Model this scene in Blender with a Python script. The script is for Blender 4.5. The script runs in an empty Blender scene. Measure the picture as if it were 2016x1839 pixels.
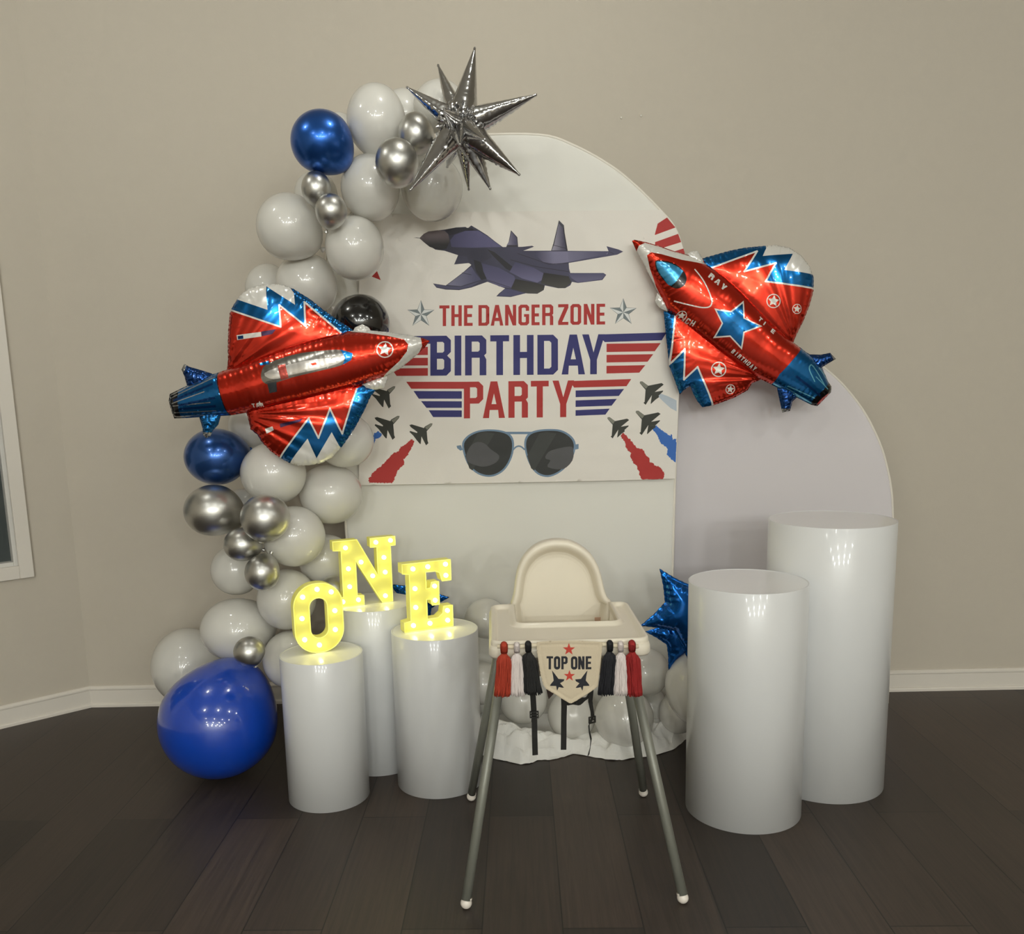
import bpy, bmesh, math, random
import numpy as np
from mathutils import Vector, Matrix, noise
from mathutils.geometry import delaunay_2d_cdt
random.seed(7)
SC = bpy.context.scene
COL = SC.collection

# ------------------------------------------------------------------ camera
F, CX, CY, PITCH, ROLL, HC = 1745.6, 974.9, 1066.2, .1744, -.0244, 1.2628
cr, sr, cp, sp = math.cos(ROLL), math.sin(ROLL), math.cos(PITCH), math.sin(PITCH)
_R = Vector((1, 0, 0)); _D = Vector((0, -sp, -cp)); _Fw = Vector((0, cp, -sp))
_X = _R * cr - _D * sr
_Yd = _R * sr + _D * cr
cam = bpy.data.cameras.new('camera'); camo = bpy.data.objects.new('camera', cam); COL.objects.link(camo)
M = Matrix.Identity(4)
for i in range(3):
    M[i][0] = _X[i]; M[i][1] = -_Yd[i]; M[i][2] = -_Fw[i]
M[2][3] = HC
camo.matrix_world = M
cam.sensor_fit = 'HORIZONTAL'; cam.sensor_width = 36; cam.lens = 36 * F / 2016
cam.shift_x = (1008 - CX) / 2016; cam.shift_y = (CY - 919.5) / 2016
cam.clip_start = .05
SC.camera = camo

# ------------------------------------------------------------------ world, colour, lights
w = bpy.data.worlds.new('world'); SC.world = w; w.use_nodes = True
w.node_tree.nodes['Background'].inputs[0].default_value = (.012, .016, .022, 1)
w.node_tree.nodes['Background'].inputs[1].default_value = 1
SC.view_settings.view_transform = 'Standard'; SC.view_settings.look = 'None'
SC.view_settings.gamma = 1; SC.view_settings.exposure = -.95
SC.cycles.max_bounces = 8; SC.cycles.diffuse_bounces = 5; SC.cycles.glossy_bounces = 4
SC.cycles.sample_clamp_indirect = 6
CEIL = 2.9
LAMPS = [(-1.42, 2.25), (.05, 2.4)] + [(x, y) for y in (.3, -1.9, -4.0, -6.2, -8.3) for x in (-1.45, .05, 1.55, 3.05)]  # rightmost lamp of the second row is added to brighten the wall's right side
LAMP_W = [13, 13] + [30] * 4 + [26] * 4 + [70] * 4 + [170] * 4 + [230] * 4  # last two rows carry the grid on, added to light the plinths low down
LAMP_COL = (.975, 1.0, .965)

# ------------------------------------------------------------------ helpers
def lin(c):
    return tuple(((x / 255) / 12.92 if x / 255 <= .04045 else ((x / 255 + .055) / 1.055) ** 2.4) for x in c)

def mat(name, col, rough=.5, metal=0, coat=0, bump=0, bscale=60, var=0, sub=0, emis=None, estr=0, trans=0, sheen=0):
    m = bpy.data.materials.new(name); m.use_nodes = True
    nt = m.node_tree; N = nt.nodes; L = nt.links; b = N['Principled BSDF']
    c = lin(col)
    b.inputs['Base Color'].default_value = (*c, 1); b.inputs['Roughness'].default_value = rough
    b.inputs['Metallic'].default_value = metal; b.inputs['Coat Weight'].default_value = coat
    b.inputs['Coat Roughness'].default_value = .075
    if sub:
        b.inputs['Subsurface Weight'].default_value = sub; b.inputs['Subsurface Radius'].default_value = (.03, .028, .022); b.inputs['Subsurface Scale'].default_value = .6
    if sheen: b.inputs['Sheen Weight'].default_value = sheen
    if emis:
        b.inputs['Emission Color'].default_value = (*lin(emis), 1); b.inputs['Emission Strength'].default_value = estr
    if trans: b.inputs['Transmission Weight'].default_value = trans
    if bump or var:
        tc = N.new('ShaderNodeTexCoord'); nz = N.new('ShaderNodeTexNoise'); nz.inputs['Scale'].default_value = bscale; nz.inputs['Detail'].default_value = 4
        L.new(tc.outputs['Object'], nz.inputs['Vector'])
        if bump:
            bp = N.new('ShaderNodeBump'); bp.inputs['Strength'].default_value = bump; bp.inputs['Distance'].default_value = .002
            L.new(nz.outputs['Fac'], bp.inputs['Height']); L.new(bp.outputs['Normal'], b.inputs['Normal'])
        if var:
            mx = N.new('ShaderNodeMix'); mx.data_type = 'RGBA'
            mx.inputs[6].default_value = (*[x * (1 - var) for x in c], 1); mx.inputs[7].default_value = (*[min(1, x * (1 + var)) for x in c], 1)
            n2 = N.new('ShaderNodeTexNoise'); n2.inputs['Scale'].default_value = bscale * .1; L.new(tc.outputs['Object'], n2.inputs['Vector'])
            L.new(n2.outputs['Fac'], mx.inputs[0]); L.new(mx.outputs[2], b.inputs['Base Color'])
    return m

def print_mat(name, rough, metal_rough=None, bump=0, bscale=400, coat=0):
    """colour (and, in alpha, how metallic the ink is) is read from the printed artwork stored on the mesh"""
    m = bpy.data.materials.new(name); m.use_nodes = True
    nt = m.node_tree; N = nt.nodes; L = nt.links; b = N['Principled BSDF']
    a = N.new('ShaderNodeVertexColor'); a.layer_name = 'print'
    L.new(a.outputs['Color'], b.inputs['Base Color'])
    b.inputs['Roughness'].default_value = rough; b.inputs['Coat Weight'].default_value = coat
    if metal_rough is not None:
        L.new(a.outputs['Alpha'], b.inputs['Metallic']); b.inputs['Roughness'].default_value = metal_rough
    if bump:
        tc = N.new('ShaderNodeTexCoord'); nz = N.new('ShaderNodeTexNoise'); nz.inputs['Scale'].default_value = bscale
        L.new(tc.outputs['Object'], nz.inputs['Vector'])
        bp = N.new('ShaderNodeBump'); bp.inputs['Strength'].default_value = bump; bp.inputs['Distance'].default_value = .002
        L.new(nz.outputs['Fac'], bp.inputs['Height']); L.new(bp.outputs['Normal'], b.inputs['Normal'])
    return m

def link(name, verts, faces, m=None, parent=None, smooth=True, loc=None):
    me = bpy.data.meshes.new(name); me.from_pydata([tuple(v) for v in verts], [], [tuple(f) for f in faces]); me.update()
    o = bpy.data.objects.new(name, me); COL.objects.link(o)
    if m: me.materials.append(m)
    if smooth:
        me.polygons.foreach_set('use_smooth', [True] * len(me.polygons))
    if parent: o.parent = parent
    if loc is not None: o.location = loc
    return o

def bm_obj(name, bm, m=None, parent=None, smooth=False, loc=None):
    me = bpy.data.meshes.new(name); bmesh.ops.recalc_face_normals(bm, faces=bm.faces); bm.to_mesh(me); bm.free()
    o = bpy.data.objects.new(name, me); COL.objects.link(o)
    if m: me.materials.append(m)
    if smooth: me.polygons.foreach_set('use_smooth', [True] * len(me.polygons))
    if parent: o.parent = parent
    if loc is not None: o.location = loc
    return o

def tag(o, label=None, cat=None, group=None, kind=None):
    for k, v in (('label', label), ('category', cat), ('group', group), ('kind', kind)):
        if v: o[k] = v
    return o

def empty(name, loc=(0, 0, 0), label=None, cat=None, group=None, rz=0):
    o = bpy.data.objects.new(name, None); COL.objects.link(o); o.location = loc; o.rotation_euler.z = rz
    o.empty_display_size = .05
    return tag(o, label, cat, group)

def box(bm, c, s, rot=None):
    r = bmesh.ops.create_cube(bm, size=1)
    mm = Matrix.Translation(c) @ (rot.to_4x4() if rot else Matrix.Identity(4)) @ Matrix.Diagonal((*s, 1))
    bmesh.ops.transform(bm, matrix=mm, verts=r['verts'])
    return r['verts']

def tube(pts, r, seg=10, closed=False, cap=True):
    """verts, faces of a tube through pts; r a number or a list"""
    pts = [Vector(p) for p in pts]; n = len(pts); V = []; Fc = []
    up = Vector((0, 0, 1)); prev = None
    for i, p in enumerate(pts):
        a = pts[i - 1] if (i or closed) else p; b = pts[(i + 1) % n] if (i < n - 1 or closed) else p
        t = (b - a).normalized() if (b - a).length > 1e-9 else Vector((0, 0, 1))
        if prev is None:
            x = t.orthogonal().normalized()
        else:
            x = (prev - t * prev.dot(t)).normalized()
        prev = x; y = t.cross(x); rr = r[i] if isinstance(r, (list, tuple)) else r
        for k in range(seg):
            an = 2 * math.pi * k / seg
            V.append(p + (x * math.cos(an) + y * math.sin(an)) * rr)
    m = n if closed else n - 1
    for i in range(m):
        for k in range(seg):
            a = i * seg + k; b = i * seg + (k + 1) % seg; j = ((i + 1) % n) * seg
            Fc.append((a, b, j + (k + 1) % seg, j + k))
    if cap and not closed:
        Fc.append(tuple(range(seg))[::-1]); Fc.append(tuple((n - 1) * seg + k for k in range(seg)))
    return V, Fc

def join_geo(parts):
    V = []; Fc = []
    for v, f in parts:
        o = len(V); V += list(v); Fc += [tuple(i + o for i in q) for q in f]
    return V, Fc

def lathe(profile, seg=48):
    """profile of (radius, height), open at both ends unless the radius is 0"""
    V = []; Fc = []
    for r, z in profile:
        for k in range(seg):
            a = 2 * math.pi * k / seg; V.append((r * math.cos(a), r * math.sin(a), z))
    for i in range(len(profile) - 1):
        for k in range(seg):
            a = i * seg + k; b = i * seg + (k + 1) % seg
            Fc.append((a, b, b + seg, a + seg))
    return V, Fc

def ray(px, py):
    uu = (px - CX) / F; vv = (py - CY) / F
    u = cr * uu + sr * vv; v = -sr * uu + cr * vv
    return Vector((u, cp - v * sp, -sp - v * cp))

def atY(px, py, Y):
    """the place in the room, at distance Y, of a point measured in the photograph"""
    d = ray(px, py); return Vector((0, 0, HC)) + d * (Y / d.y)

def plane_pts(pts, ox, oy, s, Y):
    out = []
    for x, y in pts:
        p = atY(x / s + ox, y / s + oy, Y); out.append((p.x, p.z))
    return out

# ---- flat artwork: polygons in 2D, painted in order
def in_poly(P, poly):
    P = np.asarray(P); q = np.asarray(poly); x, y = P[:, 0], P[:, 1]
    ins = np.zeros(len(P), bool); j = len(q) - 1
    for i in range(len(q)):
        xi, yi = q[i]; xj, yj = q[j]
        if yi != yj:
            c = ((yi > y) != (yj > y)) & (x < (xj - xi) * (y - yi) / (yj - yi) + xi)
            ins ^= c
        j = i
    return ins

def densify(poly, st, closed=True):
    out = []; n = len(poly)
    for i in range(n if closed else n - 1):
        a = np.array(poly[i], float); b = np.array(poly[(i + 1) % n], float)
        k = max(1, int(math.ceil(np.linalg.norm(b - a) / st)))
        for t in range(k): out.append(tuple(a + (b - a) * t / k))
    if not closed: out.append(tuple(poly[-1]))
    return out

def spline(pts, closed=True, k=6):
    """Catmull-Rom through pts"""
    n = len(pts); out = []; P = [np.array(p, float) for p in pts]
    for i in range(n if closed else n - 1):
        p0 = P[(i - 1) % n] if closed or i else P[i]; p1 = P[i]; p2 = P[(i + 1) % n]; p3 = P[(i + 2) % n] if closed or i < n - 2 else p2
        for j in range(k):
            t = j / k
            out.append(tuple(.5 * (2 * p1 + (p2 - p0) * t + (2 * p0 - 5 * p1 + 4 * p2 - p3) * t * t + (3 * p1 - p0 - 3 * p2 + p3) * t ** 3)))
    if not closed: out.append(tuple(P[-1]))
    return out

def stroke(path, wd, col, closed=False):
    out = []; n = len(path)
    for i in range(n if closed else n - 1):
        a = np.array(path[i], float); b = np.array(path[(i + 1) % n], float); d = b - a; L = np.linalg.norm(d)
        if L < 1e-9: continue
        d /= L; nn = np.array((-d[1], d[0])) * wd / 2; e = d * wd * .4
        out.append(([tuple(a - e + nn), tuple(b + e + nn), tuple(b + e - nn), tuple(a - e - nn)], col))
    return out

def circ(cx, cy, r, n=20, rx=None):
    return [(cx + (rx or r) * math.cos(2 * math.pi * i / n), cy + r * math.sin(2 * math.pi * i / n)) for i in range(n)]

def star5(cx, cy, r, rot=0, inner=.42, n=5):
    out = []
    for i in range(2 * n):
        a = -math.pi / 2 + rot + i * math.pi / n; q = r if i % 2 == 0 else r * inner
        out.append((cx + q * math.cos(a), cy + q * math.sin(a)))
    return out

def rough_poly(poly, amp, seed, st=6):
    rnd = random.Random(seed); q = densify(poly, st)
    return [(x + rnd.uniform(-amp, amp), y + rnd.uniform(-amp, amp)) for x, y in q]

def glyph(ch, x0, x1, y0, y1, s, col, c=None, slope=0):
    """block letter as painted polygons (None paints the ground back); y grows downwards"""
    w = x1 - x0; h = y1 - y0; c = s * .55 if c is None else c; t = s * .92
    R = lambda a, b, d, e: [(a, b), (d, b), (d, e), (a, e)]
    def octo(a, b, d, e, q): return [(a + q, b), (d - q, b), (d, b + q), (d, e - q), (d - q, e), (a + q, e), (a, e - q), (a, b + q)]
    def dsh(a, b, d, e, q): return [(a, b), (d - q, b), (d, b + q), (d, e - q), (d - q, e), (a, e)]
    m = (y0 + y1) / 2; g = []
    if ch == 'I': g = [(R((x0 + x1) / 2 - s * .5, y0, (x0 + x1) / 2 + s * .5, y1), col)]
    elif ch == 'T': g = [(R(x0, y0, x1, y0 + t), col), (R(x0 + w / 2 - s / 2, y0, x0 + w / 2 + s / 2, y1), col)]
    elif ch == 'H': g = [(R(x0, y0, x0 + s, y1), col), (R(x1 - s, y0, x1, y1), col), (R(x0, m - t / 2, x1, m + t / 2), col)]
    elif ch == 'E': g = [(R(x0, y0, x0 + s, y1), col), (R(x0, y0, x1, y0 + t), col), (R(x0, y1 - t, x1, y1), col), (R(x0, m - t / 2, x1 - w * .08, m + t / 2), col)]
    elif ch == 'D': g = [(dsh(x0, y0, x1, y1, c * 1.3), col), (dsh(x0 + s, y0 + t, x1 - s, y1 - t, c * .5), None)]
    elif ch == 'B': g = [(dsh(x0, y0, x1, m + c * .2, c * 1.2), col), (dsh(x0, m - c * .2, x1, y1, c * 1.2), col), (dsh(x0 + s, y0 + t, x1 - s, m - t / 2, c * .4), None), (dsh(x0 + s, m + t / 2, x1 - s, y1 - t, c * .4), None)]
    elif ch == 'P': g = [(R(x0, y0, x0 + s, y1), col), (dsh(x0, y0, x1, y0 + h * .6, c * 1.3), col), (dsh(x0 + s, y0 + t, x1 - s, y0 + h * .6 - t, c * .4), None)]
    elif ch == 'R': g = [(R(x0, y0, x0 + s, y1), col), (dsh(x0, y0, x1, y0 + h * .56, c * 1.2), col), (dsh(x0 + s, y0 + t, x1 - s, y0 + h * .56 - t, c * .4), None), ([(x1 - s * 1.3, y0 + h * .5), (x1 - c * .6, y0 + h * .5), (x1, y0 + h * .6), (x1, y1), (x1 - s, y1), (x1 - s, y0 + h * .56)], col)]
    elif ch == 'A':
        a = s * .55; mx = (x0 + x1) / 2
        g = [([(mx - a, y0), (mx + a, y0), (x1, y1), (x1 - s, y1), (mx + a * .2 + w * .16, y1 - h * .22), (mx - a * .2 - w * .16, y1 - h * .22), (x0 + s, y1), (x0, y1)], col),
             ([(mx, y0 + h * .33), (mx + w * .11, y1 - h * .38), (mx - w * .11, y1 - h * .38)], None)]
    elif ch == 'N': g = [(R(x0, y0, x0 + s, y1), col), (R(x1 - s, y0, x1, y1), col), ([(x0, y0), (x0 + s * 1.05, y0), (x1, y1), (x1 - s * 1.05, y1)], col)]
    elif ch == 'O': g = [(octo(x0, y0, x1, y1, c * 1.2), col), (octo(x0 + s, y0 + t, x1 - s, y1 - t, c * .4), None)]
    elif ch == 'G': g = [(octo(x0, y0, x1, y1, c * 1.2), col), (octo(x0 + s, y0 + t, x1 - s, y1 - t, c * .4), None), (R(x1 - s * 1.05, y0 + h * .3, x1 + 1, m - t * .3), None), (R(x0 + w * .52, m - t * .3, x1, m + t * .6), col)]
    elif ch == 'Z': g = [(R(x0, y0, x1, y0 + t), col), (R(x0, y1 - t, x1, y1), col), ([(x1 - s * 1.2, y0 + t), (x1, y0), (x1, y0 + t * 1.15), (x0 + s * 1.2, y1 - t), (x0, y1), (x0, y1 - t * 1.15)], col)]
    elif ch == 'Y':
        mx = (x0 + x1) / 2
        g = [([(x0, y0), (x0 + s, y0), (mx, m - t * .3), (x1 - s, y0), (x1, y0), (mx + s / 2, m + t * .9), (mx + s / 2, y1), (mx - s / 2, y1), (mx - s / 2, m + t * .9)], col)]
    elif ch == 'C': g = [(octo(x0, y0, x1, y1, c * 1.2), col), (octo(x0 + s, y0 + t, x1 - s, y1 - t, c * .4), None), (R(x1 - s * 1.05, y0 + h * .33, x1 + 1, y1 - h * .33), None)]
    if slope: g = [([(x, y + slope * (x - x0)) for x, y in p], cc) for p, cc in g]
    return g

def cdt(outline, layers, spacing, jitter=.2, out_step=None):
    rnd = random.Random(5)
    ol = densify(outline, out_step or spacing)
    V = [Vector(p) for p in ol]; n = len(V); E = [(i, (i + 1) % n) for i in range(n)]
    for poly, _ in layers:
        if len(poly) < 3: continue
        q = densify(poly, spacing * 1.5); b = len(V)
        V += [Vector(p) for p in q]; E += [(b + i, b + (i + 1) % len(q)) for i in range(len(q))]
    a = np.array(ol); x0, y0 = a.min(0); x1, y1 = a.max(0); G = []
    r = 0; y = y0
    while y < y1:
        x = x0 + (spacing / 2 if r % 2 else 0)
        while x < x1:
            G.append((x + rnd.uniform(-jitter, jitter) * spacing, y + rnd.uniform(-jitter, jitter) * spacing)); x += spacing
        y += spacing * .87; r += 1
    G = np.array(G); G = G[in_poly(G, ol)]
    V += [Vector((float(p[0]), float(p[1]))) for p in G]
    vo, eo, fo, *_ = delaunay_2d_cdt(V, E, [], 0, 1e-6)
    P = np.array([(v.x, v.y) for v in vo])
    T = np.array([f for f in fo if len(f) == 3])
    cen = P[T].mean(1); keep = in_poly(cen, ol); T = T[keep]; cen = cen[keep]
    used = np.unique(T); remap = -np.ones(len(P), int); remap[used] = np.arange(len(used))
    P = P[used]; T = remap[T]
    return P, T, cen, np.array(ol)

def paint(P, T, cen, layers, base):
    """one RGBA per face corner"""
    C = np.zeros((len(T), 3, 4)); C[:, :] = base; own = -np.ones(len(T), int)
    for i, (poly, col) in enumerate(layers):
        if len(poly) < 3: continue
        own[in_poly(cen, poly)] = i if col is not None else -1
    for i, (poly, col) in enumerate(layers):
        s = own == i
        if not s.any(): continue
        if callable(col):
            pts = P[T[s]].reshape(-1, 2); C[s] = np.array([col(x, y) for x, y in pts]).reshape(-1, 3, 4)
        else: C[s] = col
    return C

def bdist(P, ol):
    """distance to the outline and the arc length of the nearest point"""
    a = ol; b = np.roll(ol, -1, 0); d = b - a; L = np.linalg.norm(d, axis=1); s0 = np.concatenate([[0], np.cumsum(L)[:-1]])
    D = np.full(len(P), 1e9); S = np.zeros(len(P))
    for i in range(len(a)):
        if L[i] < 1e-9: continue
        t = np.clip(((P - a[i]) @ d[i]) / L[i] ** 2, 0, 1); q = a[i] + t[:, None] * d[i]
        e = np.linalg.norm(P - q, axis=1); m = e < D; D[m] = e[m]; S[m] = s0[i] + t[m] * L[i]
    return D, S

def inflate(P, ol, D, cell=.004):
    x0, y0 = ol.min(0) - 3 * cell; x1, y1 = ol.max(0) + 3 * cell
    nx = int((x1 - x0) / cell) + 2; ny = int((y1 - y0) / cell) + 2
    gx, gy = np.meshgrid(x0 + np.arange(nx) * cell, y0 + np.arange(ny) * cell, indexing='ij')
    G = np.stack([gx.ravel(), gy.ravel()], 1); ins = in_poly(G, ol).reshape(nx, ny)
    ph = np.zeros((nx, ny))
    for _ in range(1500):
        q = np.zeros_like(ph); q[1:-1, 1:-1] = .25 * (ph[2:, 1:-1] + ph[:-2, 1:-1] + ph[1:-1, 2:] + ph[1:-1, :-2]) + 1
        ph = np.where(ins, q, 0)
    dg, _s = bdist(G, ol); dg = dg.reshape(nx, ny)
    g = np.where(ins & (dg > cell), ph / np.maximum(dg, cell), np.nan)
    for _ in range(6):
        pad = np.pad(g, 1, constant_values=np.nan)
        nb = np.stack([pad[2:, 1:-1], pad[:-2, 1:-1], pad[1:-1, 2:], pad[1:-1, :-2]])
        with np.errstate(all='ignore'):
            import warnings; warnings.simplefilter('ignore'); mn = np.nanmean(nb, 0)
        g = np.where(np.isnan(g), mn, g)
    g = np.nan_to_num(g)
    fx = (P[:, 0] - x0) / cell; fy = (P[:, 1] - y0) / cell; ix = np.clip(fx.astype(int), 0, nx - 2); iy = np.clip(fy.astype(int), 0, ny - 2)
    tx = fx - ix; ty = fy - iy
    gi = g[ix, iy] * (1 - tx) * (1 - ty) + g[ix + 1, iy] * tx * (1 - ty) + g[ix, iy + 1] * (1 - tx) * ty + g[ix + 1, iy + 1] * tx * ty
    phi = D * gi
    return np.sqrt(np.maximum(phi, 0) / (ph.max() + 1e-9))

def foil(name, outline, layers, base, thick, m, parent, spacing=.005, Y=0, pucker=.0022, wave=.017, seam=.003, seed=1, crease=.002, loc=None, origin=(0, 0), scallop=.0, fold=None):
    """two printed foil sheets sealed round the outline and blown up; local x = across, z = up, front towards -y"""
    ol0 = np.array(densify(outline, .004))
    # scalloped edge
    if scallop:
        nx = np.roll(ol0, -1, 0) - np.roll(ol0, 1, 0); nn = np.stack([nx[:, 1], -nx[:, 0]], 1); nn /= np.linalg.norm(nn, axis=1)[:, None] + 1e-9
        ar = sum(ol0[i][0] * ol0[(i + 1) % len(ol0)][1] - ol0[(i + 1) % len(ol0)][0] * ol0[i][1] for i in range(len(ol0)))
        if ar < 0: nn = -nn
        s = np.arange(len(ol0)) * .004
        ol0 = ol0 - nn * (np.abs(np.sin(math.pi * s / wave)) ** .6 * -scallop + scallop)[:, None]
    P, T, cen, ol = cdt([tuple(p) for p in ol0], layers, spacing, out_step=.0045)
    C = paint(P, T, cen, layers, base)
    D, S = bdist(P, ol); Ds = np.maximum(D - seam, 0)
    h = inflate(P, ol, Ds) * thick
    rnd = np.random.RandomState(seed); ph = rnd.rand(4) * 6
    fall = np.exp(-Ds / .022) * (1 - np.exp(-Ds / .003))
    wv = np.sin(2 * math.pi * S / wave + ph[0]) + .6 * np.sin(2 * math.pi * S / (wave * 1.9) + ph[1] + 3 * np.sin(S * 9))
    h2 = h + fall * wv * pucker * (h > 1e-5)
    nz = np.array([noise.noise(Vector((p[0] * 16 + seed * 7, p[1] * 16, 0))) for p in P])
    h2 = h2 + crease * nz * np.clip(h / thick, 0, 1)
    if fold:   # creases that run out from where the wing is pinched to the body
        (fx, fy), fn, fa = fold; th = np.arctan2(P[:, 1] - fy, P[:, 0] - fx); rr = np.hypot(P[:, 0] - fx, P[:, 1] - fy)
        h2 = h2 + fa * (np.sin(fn * th + 2.2 * np.sin(th * 3.1)) + .5 * np.sin(fn * 1.73 * th)) * np.clip(rr / .05, 0, 1) * np.exp(-rr / .22) * np.clip(h / thick * 2, 0, 1)
    h2 = np.maximum(h2, .0004 * (D > 1e-6))
    edge = D < 1e-6
    n = len(P); back = np.arange(n); cnt = n
    V = [(P[i][0] - origin[0], -float(h2[i]), P[i][1] - origin[1]) for i in range(n)]
    for i in range(n):
        if not edge[i]:
            back[i] = cnt; cnt += 1; V.append((P[i][0] - origin[0], float(h2[i]) * .8, P[i][1] - origin[1]))
    a = P[T]; area = (a[:, 1, 0] - a[:, 0, 0]) * (a[:, 2, 1] - a[:, 0, 1]) - (a[:, 2, 0] - a[:, 0, 0]) * (a[:, 1, 1] - a[:, 0, 1])
    Fc = []; CC = []
    for k, t in enumerate(T):
        t = list(t); c = list(C[k])
        if area[k] < 0: t = t[::-1]; c = c[::-1]
        Fc.append(tuple(int(q) for q in t)); CC += c
    nf = len(Fc)
    for k in range(nf):
        Fc.append(tuple(int(back[q]) for q in Fc[k][::-1])); CC += [CC[3 * k + 2], CC[3 * k + 1], CC[3 * k]]
    o = link(name, V, Fc, m, parent, loc=loc)
    at = o.data.color_attributes.new('print', 'FLOAT_COLOR', 'CORNER')
    at.data.foreach_set('color', np.array(CC, dtype=np.float32).ravel())
    return o

def sheet(name, outline, layers, base, spacing, height, m, parent=None, origin=(0, 0), loc=None, out_step=None):
    """one printed sheet of cloth; height(u, v) is how far it stands out towards -y"""
    P, T, cen, ol = cdt(outline, layers, spacing, out_step=out_step)
    C = paint(P, T, cen, layers, base)
    V = [(p[0] - origin[0], -height(p[0], p[1]), p[1] - origin[1]) for p in P]
    a = P[T]; area = (a[:, 1, 0] - a[:, 0, 0]) * (a[:, 2, 1] - a[:, 0, 1]) - (a[:, 2, 0] - a[:, 0, 0]) * (a[:, 1, 1] - a[:, 0, 1])
    Fc = []; CC = []
    for k, t in enumerate(T):
        t = list(t); c = list(C[k])
        if area[k] < 0: t = t[::-1]; c = c[::-1]
        Fc.append(tuple(int(q) for q in t)); CC += c
    o = link(name, V, Fc, m, parent, loc=loc)
    at = o.data.color_attributes.new('print', 'FLOAT_COLOR', 'CORNER')
    at.data.foreach_set('color', np.array(CC, dtype=np.float32).ravel())
    return o

def K(r, g, b, metal=0.0): return (*lin((r, g, b)), metal)

# ------------------------------------------------------------------ materials of the room
M_white_trim = mat('trim_paint', (214, 208, 198), .35, bump=.05)
M_ceil = mat('ceiling_paint', (225, 222, 214), .9, bump=.1, bscale=200)
M_wall = mat('wall_paint', (187, 179, 165), .75, bump=.12, bscale=300, var=.02)

def floor_material():
    m = bpy.data.materials.new('dark_oak_planks'); m.use_nodes = True
    nt = m.node_tree; N = nt.nodes; L = nt.links; b = N['Principled BSDF']
    tc = N.new('ShaderNodeTexCoord'); mp = N.new('ShaderNodeMapping'); mp.inputs['Rotation'].default_value = (0, 0, math.pi / 2 + .03); mp.inputs['Location'].default_value = (.4, .11, 0)
    L.new(tc.outputs['Object'], mp.inputs['Vector'])
    br = N.new('ShaderNodeTexBrick'); br.offset = .37; br.inputs['Scale'].default_value = 1
    br.inputs['Brick Width'].default_value = 1.5; br.inputs['Row Height'].default_value = .19; br.inputs['Mortar Size'].default_value = .0018; br.inputs['Mortar Smooth'].default_value = .3
    br.inputs['Color1'].default_value = (*lin((46, 39, 34)), 1); br.inputs['Color2'].default_value = (*lin((68, 57, 49)), 1); br.inputs['Mortar'].default_value = (*lin((24, 20, 17)), 1)
    L.new(mp.outputs['Vector'], br.inputs['Vector'])
    m2 = N.new('ShaderNodeMapping'); m2.inputs['Scale'].default_value = (1.6, 38, 1); L.new(mp.outputs['Vector'], m2.inputs['Vector'])
    gr = N.new('ShaderNodeTexNoise'); gr.inputs['Scale'].default_value = 2.2; gr.inputs['Detail'].default_value = 7; gr.inputs['Roughness'].default_value = .65; gr.inputs['Distortion'].default_value = .6; L.new(m2.outputs['Vector'], gr.inputs['Vector'])
    rp = N.new('ShaderNodeMapRange'); rp.inputs['From Min'].default_value = .3; rp.inputs['From Max'].default_value = .7; rp.inputs['To Min'].default_value = .6; rp.inputs['To Max'].default_value = 1.3
    L.new(gr.outputs['Fac'], rp.inputs['Value'])
    mx = N.new('ShaderNodeMix'); mx.data_type = 'RGBA'; mx.blend_type = 'MULTIPLY'; mx.inputs[0].default_value = 1
    L.new(br.outputs['Color'], mx.inputs[6]); L.new(rp.outputs['Result'], mx.inputs[7]); L.new(mx.outputs[2], b.inputs['Base Color'])
    b.inputs['Roughness'].default_value = .46
    r2 = N.new('ShaderNodeMapRange'); r2.inputs['To Min'].default_value = .4; r2.inputs['To Max'].default_value = .56; L.new(gr.outputs['Fac'], r2.inputs['Value']); L.new(r2.outputs['Result'], b.inputs['Roughness'])
    bp = N.new('ShaderNodeBump'); bp.inputs['Strength'].default_value = .25; bp.inputs['Distance'].default_value = .002
    ad = N.new('ShaderNodeMath'); ad.operation = 'MULTIPLY_ADD'; ad.inputs[1].default_value = -1.5
    L.new(br.outputs['Fac'], ad.inputs[0]); L.new(gr.outputs['Fac'], ad.inputs[2]); L.new(ad.outputs[0], bp.inputs['Height']); L.new(bp.outputs['Normal'], b.inputs['Normal'])
    return m

# ------------------------------------------------------------------ the room
C0 = Vector((-1.68, 3.492, 0)); dB = Vector((math.cos(-.014), math.sin(-.014), 0)); dL = Vector((-.762, -.647, 0)).normalized()
XR = 4.4; YF = -10.0
cR = C0 + dB * ((XR - C0.x) / dB.x); LB = 2.3; cL = C0 + dL * LB; cLF = Vector((cL.x, YF, 0)); cRF = Vector((XR, YF, 0))

def struct(o, label=None):
    o['kind'] = 'structure'; return o

def wall(name, a, b, z0, z1, th=.12, m=M_wall, holes=()):
    """wall standing on the line a-b, room on its left side; holes are (s0, s1, z0, z1)"""
    d = (b - a); L = d.length; d.normalize(); n = Vector((d.y, -d.x, 0)); bm = bmesh.new()
    def seg(s0, s1, q0, q1):
        c = a + d * (s0 + s1) / 2 + n * th / 2; c.z = (q0 + q1) / 2
        box(bm, c, (s1 - s0, th, q1 - q0), Matrix.Rotation(math.atan2(d.y, d.x), 3, 'Z'))
    if holes:
        s0, s1, q0, q1 = holes[0]
        seg(0, s0, z0, z1); seg(s1, L, z0, z1); seg(s0, s1, z0, q0); seg(s0, s1, q1, z1)
    else: seg(0, L, z0, z1)
    return struct(bm_obj(name, bm, m))

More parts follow.
